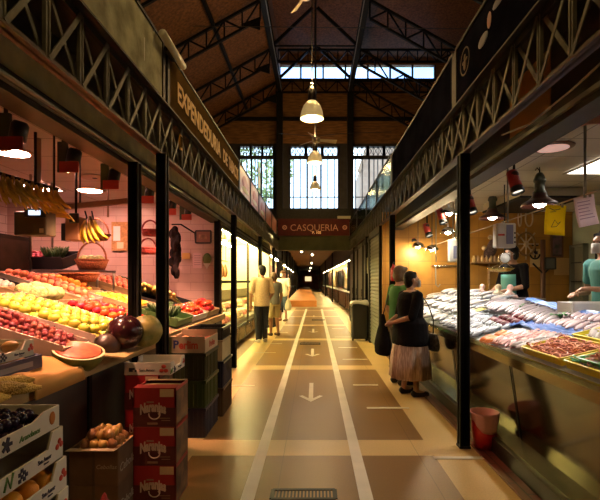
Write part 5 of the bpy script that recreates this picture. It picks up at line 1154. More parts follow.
for k, (x, y, m, w_) in enumerate(((2.70, 6.25, pkb, 'pink bag of fish between the two paper bags'), (2.70, 6.65, plb, 'cream bag of fish left of the pink bag on the ledge'), (2.72, 7.35, pkb, 'pink bag beside the far hanging scale on the ledge'))):
    o = blob([('ball', (0, 0, .09), (.12, .14, .10)), ('ball', (.03, .06, .12), (.07, .07, .08)), ('ball', (-.03, -.05, .15), (.06, .07, .06)), ('cap', (0, 0, .2), .03, (.02, .02, .25), .05)], 'plastic_bag', m, voxel=.018); o.location = (x, y, zl); tag(o, w_, 'bag')
# duckboard for the sellers
t = E('duckboard', 'raised wooden duckboard behind the fish counter', 'platform', (3.25, 5.5, 0)); b = MB()
for q in range(5): b.box((-.32+q*.13, -3, .19), (-.21+q*.13, 2.9, .22))
b.build('slats', wood, t); b = MB()
for q in range(5): b.box((-.32, -2.9+q*1.4, 0), (.31, -2.8+q*1.4, .19))
b.build('bearers', wood, t)
# ---- lamps
bellg = mat('bell_green', (.045, .055, .04), .3, .3); bellm = mat('bell_maroon', (.045, .012, .010), .3, .1); hot = mat('lamp_hot', (1, .95, .85), .4, emit=40, ecol=(1, .88, .70))
def bell(p, label, energy, aim):
    t = E('bell_lamp', label, 'lamp', p)
    MB().shell([(.205, 0), (.19, .035), (.13, .07), (.085, .11), (.072, .16)], n=26).build('lamp_shade', bellm, t, solid=.005); MB().lathe([(.075, .13), (.078, .16), (.055, .19), (.055, .27), (.07, .29), (.07, .31), (.05, .36), (.03, .39)], n=16).build('lamp_housing', bellg, t)
    MB().path([(0, 0, .38), (0, 0, .42), (-.03, 0, .45), (-.05, 0, .42)], .008, 6).build('hook', iron, t); MB().path([(0, 0, .41), (0, 0, 2.75-p[2])], .006, 6).build('cord', black, t); MB().ball((0, 0, .03), (.07, .07, .045), 14, 8).build('bulb', hot, t)
    lamp('SPOT', Vector(p)+V(0, 0, -.03), energy, (1, .90, .78), t, .08, 150, .5, aim)
bell((2.62, 5.25, 2.29), 'dark green bell lamp with a maroon shade above the counter, nearer one', 60, (2.3, 5.2, 0)); bell((2.55, 2.55, 2.30), 'dark green bell lamp above the counter, added unseen to light the near trays', 75, (2.1, 2.6, 0)); bell((2.80, 7.1, 2.40), 'dark green bell lamp with a maroon shade above the counter, farther one', 70, (2.4, 7.0, 0))  # middle lamp is out of view, added to light near trays and papers
spot_r = mat('spot_maroon', (.40, .03, .03), .35)
def fspot(p, aim, label, energy, lit=True):
    t = E('spotlight', label, 'spotlight', p); d = (Vector(aim)-Vector(p)).normalized()
    MB().path([(0, 0, .03), (0, 0, 2.75-p[2])], .012, 6).build('stem', iron, t); MB().ball((0, 0, .05), (.045, .045, .04), 10, 8).build('joint', bellm, t); b = MB(); b.path([-d*.10, -d*.085, d*.08], [.03, .05, .055], 14); b.build('lamp_head', spot_r, t)
    MB().path([d*.081, d*.14], [.056, .06], 14, False).build('snoot', black, t, solid=.003); MB().path([d*.082, d*.085], .05, 14).build('lens', hot, t)
    lamp('SPOT', Vector(p)+d*.15, energy, (1, .92, .82), t, .04, 75, .6, aim)
for k, (px, py, ax, w_) in enumerate(((514, 180, 2.0, 'nearest, in front of the bell lamp'), (470, 203, 2.0, 'second, just right of the iron post'), (441, 215, 2.1, 'third, left of the iron post'), (427, 229, 2.1, 'fourth, above the woman in black'), (412, 236, 2.1, 'farthest, above the woman in green'))):
    p = V(1.88, F*1.88/(px-CX), 0); p.z = min(2.6, at(px, py, p.y).z); fspot(p, (ax+.1, p.y-.5, .9), 'maroon spotlight over the fish counter, ' + w_, (55, 62, 85, 90, 90)[k])
for k, (px, py, Y) in enumerate(((432, 250, 8.0), (418, 247, 8.3), (449, 214, 6.6), (448, 233, 7.2))):  # final pair by the post is added in place of lamp reflections
    p = at(px, py, Y); t = E('reflector_lamp', ('bright reflector lamp near the ochre end wall, right one', 'bright reflector lamp near the ochre end wall, left one', 'added bulb standing for a lamp reflection left of the iron post, upper one', 'added bulb standing for a lamp reflection left of the iron post, lower one')[k], 'lamp', p); MB().shell([(.12, 0), (.09, .06), (.04, .09)], n=20).build('lamp_shade', chrome, t, solid=.004); MB().ball((0, 0, .03), .055, 12, 8).build('bulb', hot, t); MB().path([(0, 0, .09), (0, 0, 2.75-p.z)], .007, 6).build('cord', black, t); lamp('POINT', p + V(0, 0, -.06), 24 if k < 2 else 8, (1, .72, .36), t, .05)
t = E('added_glow_panel', 'added long glowing panel standing for the lit white fish stall ceiling', 'lamp', (3.35, 4.6, 2.74)); MB().box((-.28, -.9, -.01), (.28, .9, 0)).build('diffuser', mat('fish_panel_glow', (1, .97, .92), .4, emit=4, ecol=(1, .90, .76)), t); b = MB(); b.box((-.31, -.93, -.015), (-.28, .93, 0)).box((.28, -.93, -.015), (.31, .93, 0)).box((-.31, -.93, -.015), (.31, -.9, 0)).box((-.31, .9, -.015), (.31, .93, 0)); b.build('rim', steel, t)  # added glowing panel paints the brightness of the lit ceiling
t = E('downlight', 'pinkish round ceiling lamp above the near end of the fish counter', 'lamp', (2.35, 4.45, 2.745)); MB().lathe([(.15, -.015), (.19, -.01), (.2, 0), (.15, 0)], n=26).build('ring', mat('ring_bronze', (.2, .1, .06), .4, .4), t); MB().lathe([(.0001, -.016), (.15, -.016), (.15, -.004)], n=26).build('diffuser', mat('diffuser_pink', (.75, .4, .35), .4, emit=.45, ecol=(1, .6, .5)), t)
t = E('cooling_unit', 'dark-edged overhead panel behind the near bell lamp', 'air unit', (3.35, 6.35, 2.59)); MB().box((-.45, 0, .02), (.45, 1.4, .15)).build('casing', mat('unit_cream', (.5, .42, .3), .5), t); MB().box((-.46, -.02, 0), (.46, 1.42, .03)).build('edge_trim', iron, t)
# ---- hanging wire with papers and gadgets
wz = lambda y: 2.085 - .008*(y-4)
t = E('hanging_wire', 'thin pale wire strung lengthwise above the fish counter', 'wire', (2.1, 5, 0)); MB().path([(0, y-5, wz(y)) for y in (2.2, 3.5, 5, 6.5, 8.64)], .006, 6).build('strand', mat('wire_cream', (.55, .42, .25), .5), t)
for k, y in enumerate((3.5, 4.9, 6.7)):
    b = MB(); b.path([(2.1, y, wz(y)-.02), (2.1, y, 2.75)], .011, 8); tag(b.build('hanging_rod', gal), 'thin metal rod hanging from the fish stall ceiling, ' + ('beside the pink paper', 'above the white gadget', 'right of the iron post')[k], 'rod')
def paper(name, cat, y, w_, h, m, label, tilt, yaw, scrib):
    t = E(name, label, cat, (2.1, y, wz(y)-.005), 0, None, (0, tilt, yaw)); MB().grid(lambda u, v: V(-w_/2+w_*u, .008*sin(4*u)+.01*sin(3*v), -h*v), 6, 6).build('sheet', m, t, solid=.0015); scrib(t, w_, h); MB().cbox((w_*.3, 0, .0), (.02, .012, .035)).build('clip', chrome, t); return t
def scr1(t, w_, h):
    b = MB(); b.path([(-w_*.2, -.008, -h*.75), (-w_*.05, -.008, -h*.5), (w_*.1, -.008, -h*.62), (w_*.25, -.008, -h*.55), (w_*.05, -.008, -h*.72), (-w_*.2, -.008, -h*.75)], .0022, 5); b.path([(-w_*.35, -.008, -h*.12), (-w_*.1, -.008, -h*.18), (w_*.2, -.008, -h*.12)], .003, 5).path([(-w_*.3, -.008, -h*.25), (0, -.008, -h*.22)], .002, 5); b.build('scribble', inkd, t)
def scr2(t, w_, h):
    b = MB()
    for i in range(6): b.box((-w_*.4, -.009, -h*(.2+.11*i)), (w_*rnd(.1, .4), -.006, -h*(.17+.11*i)))
    b.build('text_lines', mat('line_violet', (.45, .3, .45), .8), t)
paper('paper_note', 'note', 3.92, .18, .26, mat('paper_yellow', (.90, .72, .03), .7, transl=.6), 'yellow handwritten paper hanging from the wire over the fish', .06, .05, scr1); paper('paper_note', 'note', 3.52, .17, .235, mat('paper_pinkish', (.93, .80, .86), .7, transl=.7), 'pale pink printed paper hanging from the wire at the right', -.2, .1, scr2)
q = at(506, 219, 5.0); t = E('hanging_gadget', 'white plastic gadget with a grey-blue front hanging from the wire', 'gadget', (2.1, 5.0, wz(5.0)-.29)); MB().box((-.105, -.06, 0), (.11, .06, .27)).build('casing', mat('gadget_white', (.75, .72, .6), .4), t, bevel=.015); MB().box((0.0, -.066, .04), (.075, -.058, .25)).build('grey_front', mat('gadget_grey', (.25, .25, .36), .4), t); b = MB()
for i in range(3): b.cbox((.093, -.062, .06+.05*i), (.014, .006, .018))
b.build('buttons', black, t); MB().box((-.09, -.066, .13), (-.02, -.058, .15)).build('print', inkr, t); MB().path([(0, 0, .27), (0, 0, .30)], .01, 6).build('hanger', chrome, t)
t = E('hanging_gadget', 'white box with a dark front hanging left of the iron post', 'gadget', (2.1, 6.75, wz(6.75)-.36)); MB().box((-.10, -.05, 0), (.10, .05, .34)).build('casing', MATS['gadget_white'], t, bevel=.012); MB().box((-.04, -.055, .05), (.04, -.048, .24)).build('dark_front', MATS['gadget_grey'], t); MB().path([(0, 0, .34), (0, 0, .37)], .01, 6).build('hanger', chrome, t)
pap = mat('paper_rose', (.80, .46, .50), .6)
o = MB().grid(lambda u, v: V(-.07+.16*v, .02*sin(5*v), -.10*u-.03*u*v*v + .03*sin(2.5*v)), 8, 8).build('paper_scrap', pap, None, (1.76, 2.86, 2.50), solid=.002); tag(o, 'rose pink paper scrap stuck under the near lintel of the fish stall', 'paper')
o = MB().box((-.008, -.33, -.42), (0, .28, 0)).build('lintel_glow_sheet', mat('lintel_glow_amber', (.50, .26, .05), .6), None, (XRI-.002, 3.3, 2.96)); tag(o, 'amber sheet standing for yellow light on the lintel behind the right girder', 'paper')  # amber sheet paints the yellow light falling on the lintel
o = MB().path([(XR+.09, 3.3, 2.49), (XR+.1, 2.9, 2.43), (XR+.09, 2.4, 2.44), (XR+.09, 1.9, 2.49)], .006, 6).build('loose_cable', mat('cable_pale', (.3, .26, .2), .5)); tag(o, 'loose pale cable sagging below the right girder', 'cable')
# ---- things on the ochre end wall
Yw = 8.64
t = E('wall_pole', 'brown pole standing against the ochre wall', 'pole', at(543, 330, 8.5)); t.location.z = 0; MB().path([(0, 0, 0), (0, 0, 2.2)], .045, 10).build('pole', mat('pole_brown', (.12, .05, .025), .5), t)
b = MB(); b.path([(-.2, -.02, 1.75), (0, -.02, 1.55), (.2, -.02, 1.75)], .018, 6); b.build('bracket', iron, t)
def pic2(t, w, h): MB().box((-w*.8, -.028, h*.1), (w*.8, -.021, h*.9)).build('picture', mat('fair_poster', (.25, .12, .16), .5, var=.6, vscale=7, col2=(.05, .06, .05)), t)
flat('wall_picture', 'picture', 551, 233, 562, 257, Yw, mat('poster_dark', (.06, .03, .03), .5), 'tall dark framed picture on the ochre wall', mat('frame_brown', (.15, .06, .03), .4), .02, pic2)
flat('paper_notice', 'notice', 530, 249, 540, 267, Yw, mat('notice_cream', (.70, .52, .22), .8), 'yellowish notice pinned left of the brown pole', None, .006, lambda t, w, h: MB().box((-w*.5, -.009, h*.7), (w*.5, -.006, h*.88)).build('heading', inkd, t))
flat('paper_notice', 'notice', 554, 258, 569, 275, Yw, mat('notice_tan', (.68, .44, .16), .8), 'blank tan sheet on the ochre wall below the dark picture', None, .004)
flat('small_monitor', 'monitor', 544, 258, 554, 269, Yw-.15, mat('monitor_dark', (.10, .11, .11), .2), 'small dark screen on the brown pole', black, .05)
ring = mat('ornament_brass', (.30, .18, .07), .35, .6)
t = E('wall_ornament', 'round ship-wheel ornament on the ochre wall', 'ornament', at(526, 244, Yw-.02)); b = MB(); b.path([(.17*cos(a), 0, .22*sin(a)) for a in [2*pi*i/20 for i in range(21)]], .022, 6, False); b.build('rim', ring, t); b = MB()
for i in range(8): a = i*pi/4; b.path([(0, 0, 0), (.24*cos(a), 0, .30*sin(a))], .014, 6)
b.ball((0, -.01, 0), .05, 10, 8); b.build('spokes', mat('ornament_pale', (.55, .42, .28), .4), t)
t = E('wall_ornament', 'pale looped rope ornament above the wheel on the ochre wall', 'ornament', at(526, 218, Yw-.02)); b = MB(); b.path([(-.12+.03*cos(a), 0, .16*sin(a)) for a in [2*pi*i/16 for i in range(17)]], .014, 6, False).path([(.06+.07*cos(a), 0, .16*sin(a)) for a in [2*pi*i/16 for i in range(17)]], .014, 6, False).path([(-.12, 0, .16), (.06, 0, .16)], .012, 6); b.build('loops', MATS['ornament_pale'], t)
q = at(535, 250, Yw-.01); t = E('wall_ornament', 'small dark anchor ornament beside the brown pole', 'ornament', q); b = MB(); b.path([(0, 0, -.15), (0, 0, .15)], .016, 6).path([(.09*cos(a), 0, -.08+.09*sin(a)) for a in [pi+pi*i/10 for i in range(11)]], .016, 6).path([(-.06, 0, .09), (.06, 0, .09)], .012, 6); b.build('anchor', iron, t)
q = at(487, 262, 8.45); t = E('wall_shelf', 'wooden wall shelf with small jars left of the hanging scale', 'shelf', q); MB().box((-.28, -.08, -.02), (.30, .18, 0)).build('board', wood, t)
MB().path([(0.1, .17, -.9), (0.1, .17, -.02)], .02, 6).build('support', wood, t)
for i in range(7):
    o = MB().lathe([(.028, 0), (.032, .03), (.03, .08), (.018, .1), (.02, .12)], n=12).build('jar', mat('jar_amber', (.62, .45, .22), .3, rand=.3), None, q + V(-.24+.08*i, .03, .001)) if i == 0 else dup(jar0, None, q + V(-.24+.08*i, .03, .001))
    if i == 0: jar0 = o
    tag(o, 'small amber jar standing on the wooden wall shelf', 'jar', 'jars on the wall shelf')
q = at(492, 248, 8.5); t = E('hanging_net', 'dark net bundle with pale floats hanging on the ochre wall', 'net', q); o = blob([('ball', (0, 0, 0), (.1, .06, .16)), ('ball', (-.08, 0, -.12), (.09, .05, .12)), ('ball', (.07, 0, .12), (.07, .05, .1))], 'net', mat('net_brown', (.10, .055, .05), .8, var=.5, vscale=30), t, .03); MB().ball((.1, -.03, .1), .05, 10, 8).ball((-.05, -.04, .2), .045, 10, 8).ball((-.16, -.03, .0), .045, 10, 8).build('floats', MATS['ornament_pale'], t)
# dial scale hanging over the ledge
q = at(505, 258, 6.2); t = E('dial_scale', 'hanging dial scale with a brass pan above the back ledge', 'scale', q); MB().path([(0, 0, 0), (0, .03, 0)], .075, 18).build('dial_case', chrome, t); MB().path([(0, -.003, 0), (0, .0, 0)], .066, 18).build('dial_face', paperw, t); MB().path([(0, .015, .07), (0, .015, 2.75-q.z)], .008, 6).build('hanger', iron, t)
MB().shell([(.001, 0), (.13, .015), (.19, .06)], n=22).build('pan', mat('brass', (.75, .50, .16), .22, 1), t, (-.06, .015, -.20), solid=.004); b = MB()
for a in (0, 2.1, 4.2): b.path([(-.06+.18*cos(a), .015+.18*sin(a), -.14), (0, .015, -.05)], .004, 5)
b.build('pan_chain', chrome, t)
# arched mirror / hatch on the green wall, wall columns
t = E('wall_hatch', 'rounded black-rimmed panel on the green-grey wall behind the right seller', 'hatch', (4.94, 7.55, 1.15)); pts = []
for i in range(41):
    a = 2*pi*i/40; c, s = cos(a), sin(a); pts.append((0, .36*abs(c)**.6*(1 if c > 0 else -1), .55+.62*abs(s)**.6*(1 if s > 0 else -1)))
MB().path(pts, .022, 8, False).build('rim', black, t); b = MB(); b.add([(0.003, p[1], p[2]) for p in pts[:-1]], [tuple(range(40))]); b.build('panel', mat('hatch_olive', (.34, .38, .24), .4), t)
t = E('wall_locker', 'narrow dark opening with shelves at the corner of the green-grey wall', 'locker', (4.90, 8.35, 0)); b = MB(); b.box((-.06, -.22, 0), (.04, -.18, 2.1)).box((-.06, .18, 0), (.04, .22, 2.1)).box((-.06, -.22, 2.06), (.04, .22, 2.1)).box((.02, -.2, 0), (.04, .2, 2.1)); b.build('casing', mat('locker_olive', (.2, .2, .14), .5), t)
for z in (.5, 1.0, 1.4, 1.75): MB().box((-.05, -.18, z), (.02, .18, z+.02)).build('shelf', black, t)
# red bucket
t = E('waste_bucket', 'small red ribbed bucket with a pale pink liner beside the iron post', 'bucket', (1.44, 3.83, .0)); bk = mat('bucket_red', (.62, .02, .025), .35)
MB().shell([(.001, .004), (.085, .004), (.10, .16), (.108, .29), (.113, .295)], n=40).build('bucket_body', bk, t, solid=.004)
lin = MB(); 
def linfn(u, v):
    a = 2*pi*u; dz = .06+.10*max(0, sin(a-3.2))**2+.008*sin(5*a); zz = .30-dz*v; return V((.121-.012*v+.003*sin(12*a))*cos(a), (.121-.012*v+.003*sin(12*a))*sin(a), zz+.012*(1-v))
lin.grid(linfn, 48, 6); lin.build('liner', mat('liner_pink', (.92, .46, .42), .4), t, solid=.002); MB().shell([(.118, .312), (.10, .28), (.09, .2)], n=32).build('liner_inside', MATS['liner_pink'], t)
# ---- closed shopfront beyond the fish stall on the right
shm = mat('shutter_grey', (.20, .20, .15), .45, .5)
t = E('roller_shutter', 'closed grey roller shutter on the right beyond the fish stall', 'shutter', (XR, 9.62, 0)); b = MB()
for i in range(30): b.prism([(.0, 0), (-.012, .035), (0, .075), (.02, .075), (.02, 0)], (0, -.78, .03+i*.078), (1,0,0), (0,0,1), (0, 1.5, 0))
b.build('slats', shm, t); b = MB(); b.box((-.03, -.84, 0), (.04, -.78, 2.42)).box((-.03, .72, 0), (.04, .78, 2.42)); b.build('guides', iron, t); MB().box((-.03, -.84, 2.37), (.2, .78, 2.5)).build('shutter_box', dk, t)
dm_ = mat('door_dark', (.03, .03, .025), .4)
struct(MB().box((XR+.24, 8.76, 0), (XR+.34, 16.5, 2.97)).build('wall_closed_right', dm_))
for k, (y0, y1) in enumerate(((10.45, 11.9), (12.0, 13.4), (13.5, 14.9), (15.0, 16.4))):
    t = E('shop_door', 'dark closed shop door on the right, ' + ('nearest, beside the shutter', 'second, behind the trolley', 'third along', 'farthest, next to the facade')[k], 'door', (XR, (y0+y1)/2, 0)); l = (y1-y0)/2
    MB().box((0, -l, 0), (.05, l, 2.45)).build('leaf', dm_, t); b = MB(); b.box((-.02, -l, 0), (0, -l+.08, 2.45)).box((-.02, l-.08, 0), (0, l, 2.45)).box((-.02, -l, 2.35), (0, l, 2.45)).box((-.02, -l, .0), (0, l, .2)); b.build('frame', iron, t)
    if k == 0: MB().box((-.025, -l+.3, 1.6), (-.02, -l+.42, 1.98)).build('pale_sticker', mat('sticker_pale', (.6, .55, .4), .6), t)
    else: MB().box((-.04, -l+.1, 1.0), (-.02, -l+.13, 1.2)).build('handle', chrome, t)
t = E('trolley', 'tall black wheeled trolley with a folded white cloth on top', 'trolley', (1.06, 10.7, 0)); t.location.z = 0
b = MB(); b.box((-.19, -.18, .06), (.19, .18, .92)); b.build('bag_body', mat('trolley_black', (.010, .010, .010), .55, bump=.5, bscale=12), t, bevel=.03)
for s in (-1, 1): MB().path([(s*.16-.02, 0, .06), (s*.16+.02, 0, .06)], .06, 14).build('wheel', black, t)
o = MB().grid(lambda u, v: V(-.21+.42*u, -.2+.4*v, .935+.02*sin(5*u)*cos(4*v)-.07*max(0, abs(2*v-1)-.85)*6-.07*max(0, abs(2*u-1)-.88)*6), 18, 18).build('white_cloth', paperw, t, solid=.03)
MB().path([(-.15, .2, .5), (-.15, .22, 1.0), (.15, .22, 1.0), (.15, .2, .5)], .012, 6).build('handle', iron, t)
t = E('fire_extinguisher', 'small red extinguisher hanging on the post behind the woman in green', 'extinguisher', (XR-.01, PY[2]-.11, 1.42)); MB().lathe([(.04, 0), (.045, .02), (.045, .2), (.02, .25), (.015, .28)], n=14).build('cylinder', mat('ext_red', (.6, .03, .03), .3), t); MB().path([(0, 0, .28), (0, -.02, .3), (.0, -.06, .27)], .01, 6).build('valve', black, t)

t = E('hook_rail', 'metal hook rail with two long hooks on the ochre wall left of the iron post', 'rail', at(446, 266, 8.6)); MB().path([(-.28, 0, 0), (.28, 0, 0)], .016, 8).build('rail', chrome, t)
for q, l in ((-.2, .35), (.22, .45)): MB().path([(q, -.01, 0), (q, -.02, -l), (q+.04, -.04, -l-.05), (q+.08, -.03, -l)], .012, 6).build('hook', gal, t)
for q in (-.26, .26): MB().path([(q, 0, 0), (q, .04, 0)], .012, 6).build('bracket', gal, t)
for k, (px, Y) in enumerate(((436, 7.9), (453, 7.6))): p = at(px, 250, Y); tag(MB().path([(p.x, p.y, 1.75), (p.x, p.y, 2.75)], .010, 6).build('hanging_rod', gal), 'thin rod hanging near the ochre wall, just ' + ('left', 'right')[k] + ' of the hook rail', 'rod')
# ================================================================== PEOPLE
def skin(n, c): return mat('skin_'+n, c, .5, var=.08, vscale=6)
def person(loc, rz, h, label, skinm, arms, top, bottom, hair, shoes, wide=1.0, sleeve=.45, head_turn=0, hairstyle='short', lean=0, mask=False, legs=((-.09, 0), (.09, .0)), tilt=0, feet=True, grip=0.6):
    k = h/1.70; t = E('person', label, 'person', loc, rz); W = wide
    def S(p): return V(p[0], p[1], p[2])*k
    ly = lambda z: lean*max(0, z-.9)                                    # forward lean above the hip
    sh = []; R = lambda r: r*k
    hipz = .90
    for (sx, fy), s in zip(legs, (-1, 1)):
        sh += [('cap', S((s*.085*W, 0, hipz)), R(.088*W), S((sx*W*.95, fy*.5+.015, .48)), R(.056)), ('cap', S((sx*W*.95, fy*.5+.015, .48)), R(.056), S((sx*W, fy-.02, .09)), R(.037)),
               ('cap', S((sx*W, fy-.02, .07)), R(.04), S((sx*W+.012*s, fy+.12, .035)), R(.032)), ('ball', S((sx*W, fy-.045, .04)), (R(.036), R(.036), R(.036)))]
    sh.append(('loft', [tuple(S((0, ly(z), z))) + (R(rx*W), R(ry*W)) for z, rx, ry in ((.80, .12, .09), (.88, .165, .115), (.96, .155, .11), (1.06, .138, .10), (1.20, .155, .11), (1.32, .165, .108), (1.40, .14, .085), (1.44, .07, .06))]))
    hd = V(0, ly(1.58)+.025+lean*.1, 1.585)
    sh += [('cap', S((0, ly(1.4), 1.40)), R(.056), S((0, hd.y-.02, 1.52)), R(.05))]
    ht = Matrix.Rotation(head_turn, 3, 'Z') @ Matrix.Rotation(-tilt, 3, 'X')
    def Hd(p): return S(hd + ht @ V(*p))
    sh += [('ball', Hd((0, -.012, .02)), (R(.078), R(.095), R(.098))), ('ball', Hd((0, .02, -.045)), (R(.058), R(.066), R(.068))), ('cap', Hd((0, .088, .005)), R(.011), Hd((0, .108, -.025)), R(.015)),
           ('ball', Hd((-.08, -.01, -.005)), (R(.014), R(.022), R(.03))), ('ball', Hd((.08, -.01, -.005)), (R(.014), R(.022), R(.03))), ('cap', Hd((-.02, .082, -.06)), R(.008), Hd((.02, .082, -.06)), R(.008)), ('cap', Hd((-.035, .078, .03)), R(.010), Hd((.035, .078, .03)), R(.010))]
    shp = []
    for s, (el, wr, fd) in zip((-1, 1), arms):                         # elbow, wrist, finger direction (right = +1)
        so = V(s*.185*W, ly(1.38), 1.375); el = V(*el); wr = V(*wr); fd = V(*fd).normalized()
        sh += [('cap', S((s*.12*W, ly(1.38), 1.37)), R(.06), S(so), R(.056)), ('cap', S(so), R(.052), S(el), R(.038)), ('cap', S(el), R(.039), S(wr), R(.026))]
        fa = (wr-el).normalized(); side = fd.cross(V(0, 0, 1)); side = side.normalized() if side.length > .2 else V(1, 0, 0)
        up = side.cross(fd).normalized(); pal = wr + fd*.05
        sh += [('cap', S(wr), R(.026), S(pal - side*.018), R(.022)), ('cap', S(wr), R(.026), S(pal + side*.018), R(.022)), ('cap', S(pal-side*.022), R(.02), S(pal+side*.022), R(.02))]
        for q, ln in enumerate((.062, .072, .068, .052)):
            b0 = pal + side*(-.03+.02*q) + fd*.012; m1 = b0 + fd*ln*.5 - up*.006*grip*2; e1 = m1 + (fd*(1-grip*.6) - up*grip).normalized()*ln*.5
            sh += [('cap', S(b0), R(.0088), S(m1), R(.0084)), ('cap', S(m1), R(.0084), S(e1), R(.0072))]
        tb = wr + fd*.02 - side*.024*s; te = tb + (fd*.6 - side*.5*s - up*.4).normalized()*.05; sh += [('cap', S(tb), R(.012), S(te), R(.009))]
        shp.append((so, el, wr))
    blob(sh, 'body', skinm, t, voxel=.0085*k, smooth=3)
    eb = MB()
    for s in (-1, 1): eb.ball(Hd((s*.03, .082, .012)), R(.009), 8, 6)
    eb.build('eyes', mat('eye_dark', (.03, .02, .015), .2), t)
    # top garment
    xh = top[3] if len(top) > 3 else 0
    cl = [('loft', [tuple(S((0, ly(z), z))) + (R(rx*W), R(ry*W)) for z, rx, ry in ((top[1], .178+xh, .132+xh), (top[1]+.06, .185+xh, .137+xh), (1.0, .175+xh*.8, .13+xh*.8), (1.08, .165, .122), (1.20, .172, .128), (1.32, .182, .126), (1.395, .155, .10), (1.425, .09, .075))])]
    for s, (so, el, wr) in zip((-1, 1), shp):
        cl.append(('cap', S((s*.10*W, ly(1.38), 1.365)), R(.07), S(so), R(.07)))
        if sleeve <= 1: cl.append(('cap', S(so), R(.068), S(so.lerp(el, sleeve*1.0)), R(.062)))
        else: cl += [('cap', S(so), R(.066), S(el), R(.052)), ('cap', S(el), R(.052), S(el.lerp(wr, sleeve-1)), R(.042))]
    blob(cl, top[2], top[0], t, voxel=.012*k, smooth=4)
    # bottom garment
    bt, bm = bottom[0], bottom[1]
    if bt in ('trousers', 'shorts'):
        zb = .10 if bt == 'trousers' else bottom[2]; q = [('loft', [tuple(S((0, 0, z))) + (R(rx*W), R(ry*W)) for z, rx, ry in ((.80, .15, .115), (.88, .182, .132), (.97, .175, .128), (1.02, .165, .122))])]
        for (sx, fy), s in zip(legs, (-1, 1)):
            kn = V(sx*W*.95, fy*.5+.015, .48); an = V(sx*W, fy-.015, .09); hp = V(s*.085*W, 0, .88)
            if zb < .45: q += [('cap', S(hp), R(.10*W), S(kn), R(.075)), ('cap', S(kn), R(.075), S(kn.lerp(an, (.48-zb)/.39)), R(.062))]
            else: q += [('cap', S(hp), R(.105*W), S(hp.lerp(kn, (.88-zb)/.40)), R(.095))]
        blob(q, bt, bm, t, voxel=.012*k, smooth=4)
    elif bt == 'skirt':
        zb = bottom[2]; b = MB(); n = 64; rings = [(1.03, .165, .125, 0), (.96, .185, .145, .1), (.86, .195, .155, .4), (.70, .20, .17, .7), (.5, .215, .19, 1), (zb, .225, .205, 1.1)]; vs = []
        for z, rx, ry, f in rings:
            for j in range(n): a = 2*pi*j/n; w_ = 1 + .045*f*sin(11*a) + .02*f*sin(17*a+1); vs.append(S((rx*W*w_*cos(a), ry*W*w_*sin(a), z)))
        b.add(vs, [(i*n+j, i*n+(j+1)%n, (i+1)*n+(j+1)%n, (i+1)*n+j) for i in range(len(rings)-1) for j in range(n)], True); b.build('skirt', bm, t, solid=.006)
    # hair
    if hair:
        if hairstyle == 'short': hs = [('ball', Hd((0, -.025, .045)), (R(.088), R(.096), R(.085))), ('ball', Hd((0, -.045, .0)), (R(.084), R(.075), R(.09))), ('ball', Hd((0, -.05, -.05)), (R(.068), R(.055), R(.07))), ('cap', Hd((-.045, .03, .095)), R(.022), Hd((.045, .03, .095)), R(.022))]
        elif hairstyle == 'bob': hs = [('ball', Hd((0, -.025, .045)), (R(.096), R(.10), R(.09))), ('ball', Hd((0, -.045, -.02)), (R(.095), R(.078), R(.10))), ('cap', Hd((-.05, .05, .08)), R(.032), Hd((.05, .05, .08)), R(.032)), ('cap', Hd((-.082, .0, -.01)), R(.022), Hd((-.082, -.01, -.08)), R(.022)), ('cap', Hd((.082, .0, -.01)), R(.022), Hd((.082, -.01, -.08)), R(.022))]
        else: hs = [('ball', Hd((0, -.02, .05)), (R(.088), R(.098), R(.07))), ('ball', Hd((0, -.045, .01)), (R(.082), R(.07), R(.07)))]
        blob(hs, 'hair' if hairstyle != 'cap' else 'cap', hair, t, voxel=.011*k, smooth=3)
        if hairstyle == 'cap': b = MB(); b.path([Hd((-.06, .06, .05)), Hd((-.03, .125, .04)), Hd((.03, .125, .04)), Hd((.06, .06, .05))], R(.012), 6); b.build('cap_peak', hair, t)
    if mask:
        b = MB(); b.grid(lambda u, v: Hd((.066*sin((u-.5)*2.3), .028 + .098*cos((u-.5)*2.1)*(1-.12*abs(2*v-1)), -.10+.105*v)), 10, 6); b.build('face_mask', mask, t, solid=.003)
        b = MB()
        for s in (-1, 1): b.path([Hd((s*.06, .06, -.03)), Hd((s*.082, .0, .0))], R(.003), 5)
        b.build('mask_strap', mask, t)
    if feet:
        for (sx, fy), s in zip(legs, (-1, 1)):
            blob([('cap', S((sx*W, fy-.05, .045)), R(.044), S((sx*W+.012*s, fy+.13, .036)), R(.036)), ('cap', S((sx*W, fy-.045, .02)), R(.03), S((sx*W+.012*s, fy+.14, .02)), R(.03))], 'shoe', shoes, t, voxel=.010*k, smooth=2)
    return t, k, S, Hd
sk1 = skin('warm', (.48, .25, .15)); sk2 = skin('tan', (.42, .21, .12)); sk3 = skin('light', (.60, .36, .26))
hb_ = mat('hair_black', (.009, .007, .006), .6, spec=.2, bump=.5, bscale=60); hbr = mat('hair_brown', (.09, .045, .022), .5, bump=.5, bscale=60); hgr = mat('hair_ashblond', (.17, .11, .06), .55, bump=.5, bscale=60)
blk = mat('cloth_black', (.008, .007, .008), .9, spec=.08, bump=.3, bscale=30); mskw = mat('mask_white', (.75, .74, .72), .7); mskb = mat('mask_pale', (.62, .64, .66), .7)
skirtm = mat('skirt_print', (.66, .50, .40), .75, vscale=14, col2=(.36, .24, .19), stretch=(5, 5, .6)); shb = mat('shoe_black', (.012, .011, .011), .4)
DN = (0, 0, -1)
